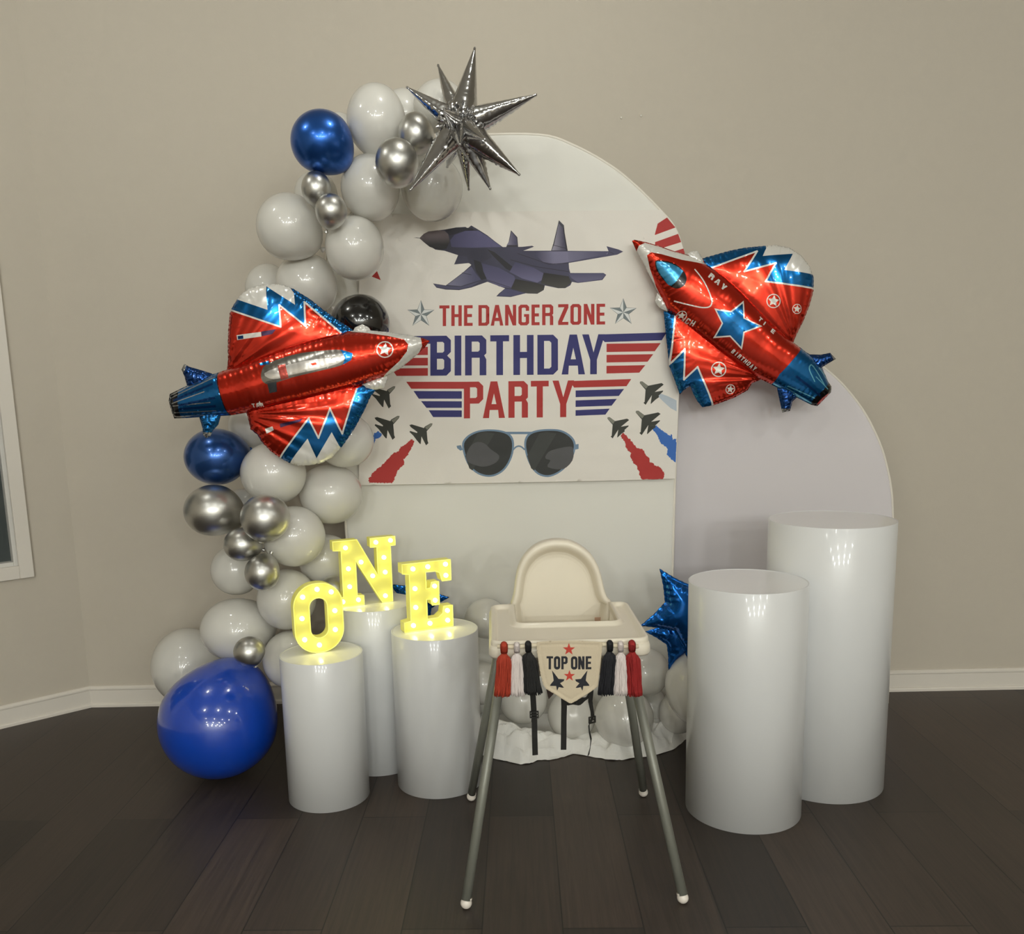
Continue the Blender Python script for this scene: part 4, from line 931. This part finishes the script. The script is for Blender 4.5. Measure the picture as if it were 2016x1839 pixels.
# ------------------------------------------------------------------ marquee letters
M_ledface = mat('lit_letter_face', (206, 202, 110), .45, emis=(228, 220, 100), estr=.30)
M_ledside = mat('lit_letter_side', (206, 202, 110), .4, emis=(230, 222, 90), estr=.42)
M_rim = mat('lit_letter_rim', (240, 236, 140), .35, emis=(248, 240, 100), estr=.7)
M_bulb = mat('warm_bulb', (255, 252, 214), .3, emis=(255, 249, 170), estr=8)
def letter(name, label, outl, holes, bulbs, loc, rz, depth=.042):
    """outline in metres, x across, z up from the foot; front faces local -y"""
    e = empty(name, loc, label, 'light-up letter', 'light-up letters spelling ONE', rz)
    # face
    P, T, cen, ol = cdt(outl, [(h, 0) for h in holes], .012, out_step=.02)
    keep = np.ones(len(T), bool)
    for h in holes: keep &= ~in_poly(cen, h)
    T = T[keep]
    V = [(p[0], .006, p[1]) for p in P]; n = len(V); V += [(p[0], depth, p[1]) for p in P]; Fc = []
    for t in T:
        a = P[t]; ar = (a[1, 0] - a[0, 0]) * (a[2, 1] - a[0, 1]) - (a[2, 0] - a[0, 0]) * (a[1, 1] - a[0, 1]); t = [int(q) for q in (t if ar > 0 else t[::-1])]
        Fc.append(tuple(t)); Fc.append(tuple(q + n for q in t[::-1]))
    link('letter_face', V, Fc, M_ledface, e, smooth=False)
    rims = []; sides = []
    for lp in [outl] + holes:
        q = densify(lp, .02); k = len(q)
        V = [(x, y, z) for y in (0, depth * .5, depth * .5 + .0015, depth * .5 + .003, depth) for x, z in q]
        V = []
        for y, off in ((0, 0), (depth * .48, 0), (depth * .5, -.001), (depth * .52, 0), (depth, 0)):
            for x, z in q: V.append((x, y, z))
        Fc = [(i * k + j, i * k + (j + 1) % k, (i + 1) * k + (j + 1) % k, (i + 1) * k + j) for i in range(4) for j in range(k)]
        sides.append((V, Fc)); rims.append(tube([(x, .001, z) for x, z in q], .0017, 6, closed=True))
    V, Fc = join_geo(sides); link('letter_side', V, Fc, M_ledside, e, smooth=False)
    V, Fc = join_geo(rims); link('letter_rim', V, Fc, M_rim, e)
    bv, bf = lathe([(0, -.008), (.004, -.007), (.0070, -.003), (.0074, .002), (.007, .006)], 14)
    bv = [(x, z, y) for x, y, z in bv]; me = None
    for x, z in bulbs:
        if me is None:
            o = link('bulb', bv, bf, M_bulb, e); me = o.data
        else:
            o = bpy.data.objects.new('bulb', me); COL.objects.link(o); o.parent = e
        o.location = (x, .003, z)
        ld = bpy.data.lights.new('bulb_glow', 'POINT'); ld.energy = .034; ld.color = (1, .93, .36); ld.shadow_soft_size = .006
        lo = bpy.data.objects.new('bulb_glow', ld); COL.objects.link(lo); lo.parent = e; lo.location = (x, -.013, z)
    return e
def stad(x0, x1, z0, z1, r, n=10):
    o = []
    for cx, cz, a0 in ((x1 - r, z0 + r, -90), (x1 - r, z1 - r, 0), (x0 + r, z1 - r, 90), (x0 + r, z0 + r, 180)):
        for i in range(n + 1):
            a = math.radians(a0 + 90 * i / n); o.append((cx + r * math.cos(a), cz + r * math.sin(a)))
    return o
OZ = .003
letter('letter_o', 'glowing yellow light-up letter O on the front left plinth', stad(0, .150, 0, .216, .07), [stad(.047, .103, .045, .171, .028)],
       [(.075, .197), (.118, .184), (.030, .178), (.126, .124), (.024, .112), (.124, .064), (.028, .045), (.072, .022)], (-.612, 2.598, .4678), .42)
nN = [(0, 0), (.088, 0), (.088, .030), (.066, .032), (.066, .150), (.150, 0), (.186, 0), (.186, .188), (.203, .188), (.203, .218), (.118, .218), (.118, .188), (.140, .188), (.140, .090), (.074, .218), (-.006, .218), (-.006, .188), (.020, .186), (.020, .032), (0, .030)]
letter('letter_n', 'glowing yellow light-up letter N on the back left plinth', nN, [], [(.018, .016), (.070, .017), (.043, .064), (.042, .124), (.036, .194), (.085, .142), (.122, .092), (.162, .020), (.165, .100), (.163, .150), (.138, .203), (.188, .205)], (-.518, 2.815, .5608), .40)
nE = [(0, 0), (.162, 0), (.162, .068), (.132, .068), (.128, .045), (.112, .033), (.076, .033), (.076, .097), (.090, .096), (.094, .076), (.118, .076), (.118, .150), (.094, .150), (.090, .132), (.076, .130), (.076, .184), (.108, .184), (.122, .178), (.130, .150), (.160, .150), (.160, .216), (0, .216), (0, .186), (.022, .182), (.022, .034), (0, .030)]
letter('letter_e', 'glowing yellow light-up letter E on the middle plinth left of the high chair', nE, [], [(.030, .018), (.085, .018), (.145, .020), (.145, .052), (.040, .075), (.040, .135), (.036, .198), (.085, .200), (.144, .202), (.144, .166), (.105, .136), (.105, .090)], (-.288, 2.672, .5108), .42)

# ------------------------------------------------------------------ high chair
M_plastic = mat('cream_plastic', (230, 222, 204), .38, coat=.15)
M_leg = mat('grey_tube', (126, 127, 118), .42, metal=.25)
M_foot = mat('foot_plastic', (232, 224, 214), .35)
M_strap = mat('black_webbing', (30, 29, 26), .8, bump=.4, bscale=600)
M_buckle = mat('black_buckle', (40, 40, 36), .3)
XC = .173; chair = empty('high_chair', (XC, 2.275, 0), 'cream plastic baby high chair with grey tube legs in the middle of the floor', 'high chair')
def L(x, y, z): return (x - XC, y - 2.275, z)
for sx in (-1, 1):
    for ft, tp in (((sx * .2655, 1.989), (sx * .160, 2.165)), ((sx * .2655, 2.561), (sx * .165, 2.345))):
        a = Vector(L(XC + ft[0], ft[1], .022)); b = Vector(L(XC + tp[0], tp[1], .575)); d = (b - a).normalized()
        V, Fc = tube([a, a + (b - a) * .5, b], .0122, 20)
        lg = link('leg', V, Fc, M_leg, chair)
        r = .0142; pr = [(0, -r)] + [(r * math.cos(t), r * math.sin(t)) for t in [math.radians(q) for q in range(-75, 31, 15)]] + [(.0128, r * .62), (.0128, r * .9), (.012, r * .9)]
        V, Fc = lathe(pr, 20); q = Vector((0, 0, 1)).rotation_difference(d); c = a - d * .001; c.z = r
        link('foot_cap', [q @ Vector(v) * 1.0 + c for v in V], Fc, M_foot, lg)
# seat shell: loops from the rolled rim inwards
def seat_shell():
    Yr = 2.432
    pts = [(372, 768), (392, 715), (408, 640), (420, 540), (436, 440), (462, 350), (512, 260), (580, 185), (665, 130), (760, 98), (870, 88), (980, 100), (1075, 138), (1160, 195), (1225, 262), (1275, 345), (1310, 440), (1338, 560), (1362, 650), (1395, 715), (1430, 752)]
    w = [atY(x / 5.449 + 940, y / 5.449 + 1050, Yr) for x, y in pts]; w = [(p.x, p.z) for p in w]
    w = spline(w, closed=False, k=3)
    # continue down inside the tray
    zb = .53; w = [(w[0][0] + .012, zb), (w[0][0] + .004, .60)] + w + [(w[-1][0] - .006, .60), (w[-1][0] - .014, zb)]
    cx = sum(p[0] for p in w) / len(w); cz = .62; rings = []
    def ring(sc, y, lean=.0): return [(cx + (x - cx) * sc, y + lean * (z - .6), cz + (z - cz) * (sc if z > cz else 1)) for x, z in w]
    spec = [(.985, Yr + .050), (1.0, Yr + .035), (1.0, Yr + .006), (.992, Yr), (.972, Yr - .003), (.945, Yr - .001), (.915, Yr + .006), (.89, Yr + .016), (.865, Yr + .027), (.84, Yr + .034), (.80, Yr + .037), (.75, Yr + .038), (.5, Yr + .038), (.0, Yr + .038)]
    for sc, y in spec: rings.append(ring(sc, y))
    n = len(w); V = [L(*p) for r in rings for p in r]
    Fc = [(k * n + i, k * n + i + 1, (k + 1) * n + i + 1, (k + 1) * n + i) for k in range(len(rings) - 1) for i in range(n - 1)]
    o = link('backrest', V, Fc, M_plastic, chair)
    o.data.polygons.foreach_set('use_smooth', [k < 9 for k in range(len(rings) - 1) for i in range(n - 1)])
    md = o.modifiers.new('thick', 'SOLIDIFY'); md.thickness = .004; md.offset = -1
    # bucket below
    def rr(x0, x1, y0, y1, r, z, n=6):
        o = []
        for ccx, ccy, a0 in ((x1 - r, y0 + r, -90), (x1 - r, y1 - r, 0), (x0 + r, y1 - r, 90), (x0 + r, y0 + r, 180)):
            for i in range(n + 1):
                a = math.radians(a0 + 90 * i / n); o.append((ccx + r * math.cos(a), ccy + r * math.sin(a), z))
        return o
    lv = [rr(-.150, .150, 2.10, 2.500, .03, .640), rr(-.146, .146, 2.105, 2.498, .04, .575), rr(-.140, .140, 2.12, 2.47, .05, .545), rr(-.11, .11, 2.15, 2.42, .05, .535)]
    n = len(lv[0]); V = [L(XC + x, y, z) for r in lv for x, y, z in r]; Fc = [(k * n + i, k * n + (i + 1) % n, (k + 1) * n + (i + 1) % n, (k + 1) * n + i) for k in range(3) for i in range(n)]
    Fc.append(tuple(3 * n + i for i in range(n)))
    bm = bmesh.new(); vv = [bm.verts.new(v) for v in V]
    for q in Fc: bm.faces.new([vv[i] for i in q])
    o = bm_obj('seat_bucket', bm, M_plastic, chair, smooth=True); md = o.modifiers.new('thick', 'SOLIDIFY'); md.thickness = .004
seat_shell()
def tray():
    zt = .662
    def fl(x, y):
        d = ray(x / 5.449 + 940, y / 5.449 + 1050); t = (zt - HC) / d.z; p = Vector((0, 0, HC)) + d * t; return (p.x, p.y)
    cut = [fl(402, 775), fl(402, 968), fl(1462, 940), fl(1408, 745)]
    yb = 2.395; x0, x1, yf = -.016, .361, 2.030
    cutL = -.0 + cut[0][0]; cutR = cut[3][0]; yc = (cut[1][1] + cut[2][1]) / 2
    r = .026; ol = []
    def arc(cx, cy, a0, a1, rad, n=5): return [(cx + rad * math.cos(math.radians(a0 + (a1 - a0) * i / n)), cy + rad * math.sin(math.radians(a0 + (a1 - a0) * i / n))) for i in range(n + 1)]
    ol += arc(x0 + r, yf + r, 180, 270, r) + [(XC - .06, yf - .003), (XC + .06, yf - .003)] + arc(x1 - r, yf + r, 270, 360, r) + arc(x1 - r, yb - r, 0, 90, r)
    ol += [(cutR, yb)] + arc(cutR - .02 + 0, yc + .02, 0, -90, .02)[:] + arc(cutL + .02, yc + .02, -90, -180, .02) + [(cutL, yb)] + arc(x0 + r, yb - r, 90, 180, r)
    bm = bmesh.new(); vs = [bm.verts.new(L(x, y, zt)) for x, y in ol]; f = bm.faces.new(vs); bmesh.ops.recalc_face_normals(bm, faces=[f])
    if f.normal.z < 0: f.normal_flip()
    # rolled lip, then the sunken top
    def step(f, th, dz):
        r = bmesh.ops.inset_region(bm, faces=[f], thickness=th, use_even_offset=True)
        for v in f.verts: v.co.z += dz
    edges = list(f.edges)
    ex = bmesh.ops.extrude_edge_only(bm, edges=edges); nv = [v for v in ex['geom'] if isinstance(v, bmesh.types.BMVert)]
    for v in nv: v.co.z -= .006; v.co.x *= 1.006
    e2 = [e for e in ex['geom'] if isinstance(e, bmesh.types.BMEdge)]
    ex = bmesh.ops.extrude_edge_only(bm, edges=e2); nv = [v for v in ex['geom'] if isinstance(v, bmesh.types.BMVert)]
    for v in nv: v.co.z -= .012
    step(f, .0035, .002); step(f, .004, 0); step(f, .005, -.008); step(f, .006, -.003)
    o = bm_obj('tray', bm, M_plastic, chair, smooth=True)
    o.data.polygons.foreach_set('use_smooth', [len(q.vertices) == 4 for q in o.data.polygons])
    # seat rim showing under the tray
    loops = []
    for off, z in ((.0, .650), (.003, .641), (.004, .626), (.0, .620), (-.014, .620), (-.014, .650)):
        q = r + off + .002; lp = [L(x0 + r - q, yb, z)]
        for cx, cy, a0 in ((x0 + r, yf + r, 180), (x1 - r, yf + r, 270)):
            for i in range(7):
                a = math.radians(a0 + 90 * i / 6); lp.append(L(cx + q * math.cos(a), cy + q * math.sin(a), z))
        lp.append(L(x1 - r + q, yb, z)); loops.append(lp)
    n = len(loops[0]); V = [p for l in loops for p in l]; m = len(loops)
    Fc = [(k * n + i, k * n + i + 1, ((k + 1) % m) * n + i + 1, ((k + 1) % m) * n + i) for k in range(m) for i in range(n - 1)]
    Fc += [tuple(k * n for k in range(m)), tuple(k * n + n - 1 for k in range(m))[::-1]]
    bm = bmesh.new(); vv = [bm.verts.new(v) for v in V]
    for q in Fc: bm.faces.new([vv[i] for i in q])
    bm_obj('seat_rim', bm, M_plastic, chair, smooth=True)
tray()
# bit of tan label inside the seat
bm = bmesh.new(); q = atY(1175, 1218, 2.445); box(bm, L(q.x + .004, 2.452, q.z - .004), (.019, .001, .012)); bm_obj('care_label', bm, mat('tan_label', (188, 152, 128), .7), chair)

def ribbon(path, wd, th, twist=None):
    """flat strap along path; twist gives the angle of its width from the x axis"""
    P = [Vector(p) for p in path]; V = []; Fc = []; n = len(P)
    for i, p in enumerate(P):
        t = (P[min(n - 1, i + 1)] - P[max(0, i - 1)]).normalized(); a = twist[i] if twist else 0
        x = Vector((math.cos(a), math.sin(a), 0)); x = (x - t * x.dot(t)).normalized(); y = t.cross(x)
        for sx, sy in ((-1, -1), (1, -1), (1, 1), (-1, 1)): V.append(p + x * wd / 2 * sx + y * th / 2 * sy)
    for i in range(n - 1):
        for k in range(4): Fc.append((i * 4 + k, i * 4 + (k + 1) % 4, (i + 1) * 4 + (k + 1) % 4, (i + 1) * 4 + k))
    Fc += [(0, 1, 2, 3)[::-1], tuple(4 * (n - 1) + k for k in range(4))]
    return V, Fc
def SP(x, y, Y): p = atY(x / 5.305 + 930, y / 5.305 + 1230, Y); return Vector(L(p.x, p.y, p.z))
def buckle(c, parent, rz=0, s=1):
    bm = bmesh.new(); R = Matrix.Rotation(rz, 3, 'Z')
    for dx, dz, sx, sz in ((-.0105, 0, .003, .019), (.0105, 0, .003, .019), (0, .008, .022, .0035), (0, 0, .022, .003), (0, -.008, .022, .0035)):
        box(bm, c + R @ Vector((dx * s, -.002, dz)), (sx * s, .005, sz), R)
    bmesh.ops.bevel(bm, geom=bm.edges[:], offset=.0006, segments=1, affect='EDGES')
    return bm_obj('buckle', bm, M_buckle, parent)
Ys = 2.24
st = [SP(590, 330, Ys), SP(620, 600, Ys), SP(634, 760, Ys), SP(642, 900, Ys), SP(648, 1000, Ys), SP(650, 1150, Ys), SP(656, 1362, Ys)]
V, Fc = ribbon(st, .0150, .0016, [0, 0, .1, .1, -.1, 0, .15]); s1 = link('harness_strap', V, Fc, M_strap, chair, smooth=False); buckle(SP(645, 935, Ys - .001), s1)
bm = bmesh.new(); c = SP(646, 1000, Ys - .0015); box(bm, c, (.0155, .0012, .008)); bm_obj('strap_keeper', bm, M_strap, s1)
st = [SP(950, 500, Ys), SP(955, 740, Ys), SP(958, 860, Ys), SP(955, 1000, Ys), SP(954, 1150, Ys), SP(952, 1306, Ys)]
V, Fc = ribbon(st, .0150, .0016, [0, -.3, .1, .2, 0, 0]); link('harness_strap', V, Fc, M_strap, chair, smooth=False)
st = [SP(1240, 450, Ys), SP(1238, 700, Ys), SP(1232, 800, Ys), SP(1250, 900, Ys), SP(1256, 960, Ys), SP(1240, 1010, Ys), SP(1216, 1050, Ys), SP(1222, 1120, Ys), SP(1240, 1200, Ys), SP(1232, 1270, Ys), SP(1212, 1362, Ys)]
V, Fc = ribbon(st, .0140, .0016, [0, .2, .6, .9, .8, 1.1, 1.3, 1.35, 1.3, 1.4, 1.2]); s3 = link('harness_strap', V, Fc, M_strap, chair, smooth=False); buckle(SP(1246, 990, Ys - .002), s3, .5, .9)
st = [SP(940, 770, Ys + .01), SP(1000, 815, Ys + .01), SP(1080, 815, Ys), SP(1150, 790, Ys), SP(1200, 760, Ys), SP(1225, 700, Ys)]
P = [Vector(p) for p in spline([tuple(p) for p in st], closed=False, k=3)]; V = []; n = len(P)
for i, p in enumerate(P):
    hw = .010 if i < n - 3 else .008
    for sy, sz in ((-1, -1), (1, -1), (1, 1), (-1, 1)): V.append(p + Vector((0, .0009 * sy, hw * sz * (.7 + .3 * math.sin(i)))))
Fc = [(i * 4 + k, i * 4 + (k + 1) % 4, (i + 1) * 4 + (k + 1) % 4, (i + 1) * 4 + k) for i in range(n - 1) for k in range(4)] + [(3, 2, 1, 0), tuple(4 * n - 4 + k for k in range(4))]
link('harness_strap', V, Fc, M_strap, chair, smooth=False)
# footrest side straps seen behind the pennant
st = [SP(770, 640, Ys), SP(800, 700, Ys), SP(812, 790, Ys)]
bm = bmesh.new(); vs = [bm.verts.new(SP(*q)) for q in ((765, 650, Ys), (858, 712, Ys), (796, 780, Ys))]; f = bm.faces.new(vs); r = bmesh.ops.extrude_face_region(bm, geom=[f]); bmesh.ops.translate(bm, vec=(0, .002, 0), verts=[v for v in r['geom'] if isinstance(v, bmesh.types.BMVert)]); bm_obj('harness_strap', bm, mat('brown_webbing', (58, 42, 38), .8), chair)

# ------------------------------------------------------------------ pennant and tassels hung on the tray
YP = 2.006
M_pen = print_mat('printed_canvas', .75, bump=.3, bscale=700)
gar = empty('tassel_banner', (XC - .01, YP, .64), 'cream TOP ONE pennant with red, white and black tassels hung along the tray edge', 'tassel banner')
GO = Vector((XC - .01, YP, .64))
def pennant():
    S = 11.494; ox, oy = 1040, 1240; CR = K(206, 192, 166); RD = K(190, 62, 48); BK = K(28, 30, 38)
    Lr = []
    A = lambda p, c: Lr.append((p, c))
    out = spline([(195, 275), (560, 245), (900, 235), (1300, 248), (1675, 272)], closed=False, k=4) + [(1665, 480), (1635, 760), (1610, 1000), (1575, 1270), (1540, 1305), (1240, 1500), (1000, 1640), (945, 1652), (880, 1620), (620, 1460), (400, 1330), (330, 1220), (280, 1020), (235, 760), (195, 480)]
    for cx, cy, r in ((916, 432, 146), (928, 1030, 134)): A(star5(cx, cy, r, 0, .40), RD)
    for ch, a, b in (('T', 412, 560), ('P', 745, 888), ('N', 1125, 1270), ('E', 1295, 1425)):
        for p, c in glyph(ch, a, b, 590, 886, 54, BK, c=26): A(p, c)
    for a, b in ((578, 722), (962, 1110)):
        sp = lambda x0, x1, y0, y1, r: stad(x0, x1, y0, y1, r, 5)
        A(sp(a, b, 588, 890, 68), BK); A(sp(a + 54, b - 54, 648, 830, 18), None)
    ls = [(533, 905), (600, 990), (682, 1100), (815, 1108), (800, 1150), (718, 1198), (806, 1296), (770, 1302), (690, 1286), (652, 1368), (640, 1330), (630, 1262), (494, 1262), (496, 1235), (572, 1140), (560, 1040)]
    A(ls, BK); A([(1872 - x, y) for x, y in ls], BK)
    ln = K(180, 162, 134)
    hem = [(240, 300), (900, 300), (1625, 300)]
    lay = [(plane_pts(p, ox, oy, S, YP), c) for p, c in Lr]; ol = plane_pts(out, ox, oy, S, YP)
    cx = XC - .005
    zb = min(p[1] for p in ol)
    def hgt(x, z):
        d = min(abs(x - ol[0][0]), 1)
        h = .004 * math.cos((x - cx) * 16) + .0012 * noise.noise(Vector((x * 30, z * 30, 3)))
        return h
    P = np.array(ol)
    def hgt2(x, z):
        D, _ = bdist(np.array([[x, z]]), P); D = D[0]
        return hgt(x, z) - .0012 * math.exp(-((D - .0085) / .0022) ** 2) + .0006 * (D < .007)
    o = sheet('pennant_flag', ol, lay, CR, .0032, hgt2, M_pen, gar, origin=(GO.x, GO.z), loc=(0, 0, 0))
    md = o.modifiers.new('thick', 'SOLIDIFY'); md.thickness = .0012; md.offset = -1
pennant()
def TP(x, y, dy=0): p = atY(x / 5.305 + 930, y / 5.305 + 1230, YP); return p - GO + Vector((0, dy, 0))
M_rib = mat('cream_ribbon', (222, 210, 184), .7, bump=.3, bscale=400)
V, Fc = tube([TP(x, y, .006) for x, y in ((262, 232), (330, 238), (460, 240), (600, 228), (700, 218), (1000, 212), (1360, 212), (1520, 230), (1660, 240), (1740, 232))], .0050, 12); link('ribbon', V, Fc, M_rib, gar)
M_tr = mat('rust_yarn', (168, 54, 30), .75, bump=.5, bscale=900); M_tr2 = mat('red_yarn', (146, 24, 24), .75, bump=.5, bscale=900); M_tr3 = mat('red_yarn_head', (168, 44, 30), .75, bump=.5, bscale=900)
M_tw = mat('white_yarn', (226, 216, 212), .75, bump=.5, bscale=900); M_tk = mat('black_yarn', (24, 24, 24), .7, bump=.5, bscale=900); M_tn = mat('navy_black_yarn', (17, 18, 26), .7, bump=.5, bscale=900)
def tassel(hx, hy, hw, sx, wt, wb, yb, m, seed, bx=None):
    """head at (hx, hy), skirt from there to yb, in the crop's pixels"""
    rnd = random.Random(seed); top = TP(hx, hy); px = 1 / (5.305 * F / 2.12); parts = []
    # looped head over the ribbon and the neck
    hw_m = hw * px / 2; V, Fc = tube([top + Vector((0, .004, .0)), top + Vector((0, .0, .004)), top + Vector((0, -.004, .0)), top + Vector((0, -.005, -.008)), top + Vector((0, -.004, -.015))], [hw_m * .8, hw_m, hw_m * 1.05, hw_m, hw_m * .9], 14)
    head = (V, Fc)
    hv = []
    for k in range(26):
        a = -math.pi * .5 + (k % 13 - 6) / 6 * 1.2; x = hw_m * 1.02 * math.sin((k % 13 - 6) / 6 * 1.35)
        yy = -.0045 - hw_m * math.cos((k % 13 - 6) / 6 * 1.35)
        hv.append(tube([top + Vector((x, yy + .006, .005)), top + Vector((x, yy + .001, .002)), top + Vector((x, yy, -.006)), top + Vector((x * .92, yy + .0006, -.014))], .00075, 5))
    y1 = hy + 95; y2 = yb; n = 120; bx = sx if bx is None else bx; sk = []
    for k in range(n):
        r = math.sqrt(rnd.random()) if k % 3 else 1.0; a = rnd.uniform(0, 2 * math.pi)
        if k % 3 == 0: a = rnd.uniform(math.pi, 2 * math.pi)
        ux, uy = r * math.cos(a), r * math.sin(a); dl = rnd.uniform(-16, 14); ph = rnd.uniform(0, 6); am = rnd.uniform(.0004, .0014)
        pts = []
        for t in (0, .06, .16, .35, .55, .75, .9, 1):
            yy = y1 - 10 + (y2 + dl - y1) * t; wd = (hw * .8 + (wt - hw * .8) * min(1, t / .16) ** .5) if t < .16 else wt + (wb - wt) * ((t - .16) / .84) ** 1.4
            cxx = hx + (sx - hx) * min(1, t * 2.5) + (bx - sx) * t * t
            p = TP(cxx + ux * wd / 2, yy); dep = wd * px / 2 * .62
            p = p + Vector((am * math.sin(ph + t * 9), -.004 + uy * dep + am * math.cos(ph * 2 + t * 8), 0)); pts.append(p)
        sk.append(tube(pts, .00105, 5))
    V, Fc = join_geo([tube([top + Vector((0, -.003, -.014)), TP(sx, y1 + 40) + Vector((0, -.004, 0)), TP(sx + (bx - sx) * .6, y2 - 120) + Vector((0, -.004, 0)), TP(bx, y2 - 30) + Vector((0, -.004, 0))], [hw_m * .8, wt * px * .30, wt * px * .34, wb * px * .26], 12)] + sk)
    o = link('tassel', V, Fc, m, gar)
    V, Fc = join_geo([head] + hv); link('tassel_head', V, Fc, m, o)
    return o
T0 = [(330, 225, 72, 330, 150, 165, 738, M_tr, 'rust red tassel at the left end', 1, 312), (464, 222, 58, 466, 118, 140, 735, M_tw, 'white tassel, second from the left', 2, 474), (582, 212, 62, 606, 150, 190, 715, M_tk, 'black tassel left of the pennant', 3, 632),
      (1434, 205, 62, 1416, 140, 160, 722, M_tn, 'black tassel right of the pennant', 4, 1386), (1546, 212, 56, 1546, 115, 150, 728, M_tw, 'white tassel, second from the right', 5, 1542), (1664, 208, 72, 1680, 148, 146, 735, M_tr2, 'deep red tassel at the right end', 6, 1694)]
for hx, hy, hw, sx, wt, wb, yb, m, lb, sd, bx in T0:
    o = tassel(hx, hy, hw, sx, wt, wb, yb, m, sd, bx); o['label'] = lb

# ------------------------------------------------------------------ crumpled cloth on the floor
def cloth():
    m = mat('thin_white_cloth', (232, 231, 226), .6, bump=.4, bscale=60)
    def FL(x, y):
        d = ray(x / 4.48 + 950, y / 4.48 + 1350); t = -HC / d.z; p = d * t; return (p.x, p.y)
    front = [FL(*q) for q in ((-20, 610), (60, 640), (200, 668), (345, 700), (420, 694), (480, 660), (590, 660), (700, 640), (800, 604), (900, 618), (1000, 640), (1100, 656), (1230, 662), (1330, 640), (1440, 634), (1560, 606), (1680, 568), (1750, 520), (1810, 470))]
    n = 150; mm = 46; V = []; xs0, xs1 = front[0][0], front[-1][0]
    for i in range(n + 1):
        x = xs0 + (xs1 - xs0) * i / n; yf = float(np.interp(x, [p[0] for p in front], [p[1] for p in front])); yb = 3.182
        for j in range(mm + 1):
            v = j / mm; y = yf + (yb - yf) * v; d = y - yf
            q = Vector((x * 5, y * 7, .3)); a = noise.noise(q); b = noise.noise(Vector((x * 11 + 4, y * 13 + a * 1.5, 2))); c = noise.noise(Vector((x * 26, y * 30 + b * 2, 7)))
            rg = 1 - abs(noise.noise(Vector((x * 6 + y * 3, y * 9 - x * 2, 5))) * 2.2)
            side = .30 + .70 * (1 if x < .12 else 0) * min(1, (.12 - x) / .1 if x < .12 else 0) + .5 * max(0, min(1, (x - .45) / .12))
            hump = math.exp(-((d - .10) / .055) ** 2) * .062 * (side + .3)
            h = .0015 + min(1, d / .035) * (.010 + hump + (.022 * rg + .030 * b + .022 * c) * (.35 + side * .8)) * (1 if d < .14 else max(.1, 1 - (d - .14) / .07))
            h += .004 * abs(c) * (d < .03)
            if v > .8: h += .035 * ((v - .8) / .2) ** 1.5 * (1 if x < .2 else .4)
            V.append((x + .004 * b, y + .006 * c, max(.001, h)))
    Fc = [(i * (mm + 1) + j, (i + 1) * (mm + 1) + j, (i + 1) * (mm + 1) + j + 1, i * (mm + 1) + j + 1) for i in range(n) for j in range(mm)]
    o = link('crumpled_cloth', V, Fc, m, smooth=False); tag(o, 'crumpled thin white cloth lying on the floor under the low white balloons', 'cloth')
    return o
cloth()
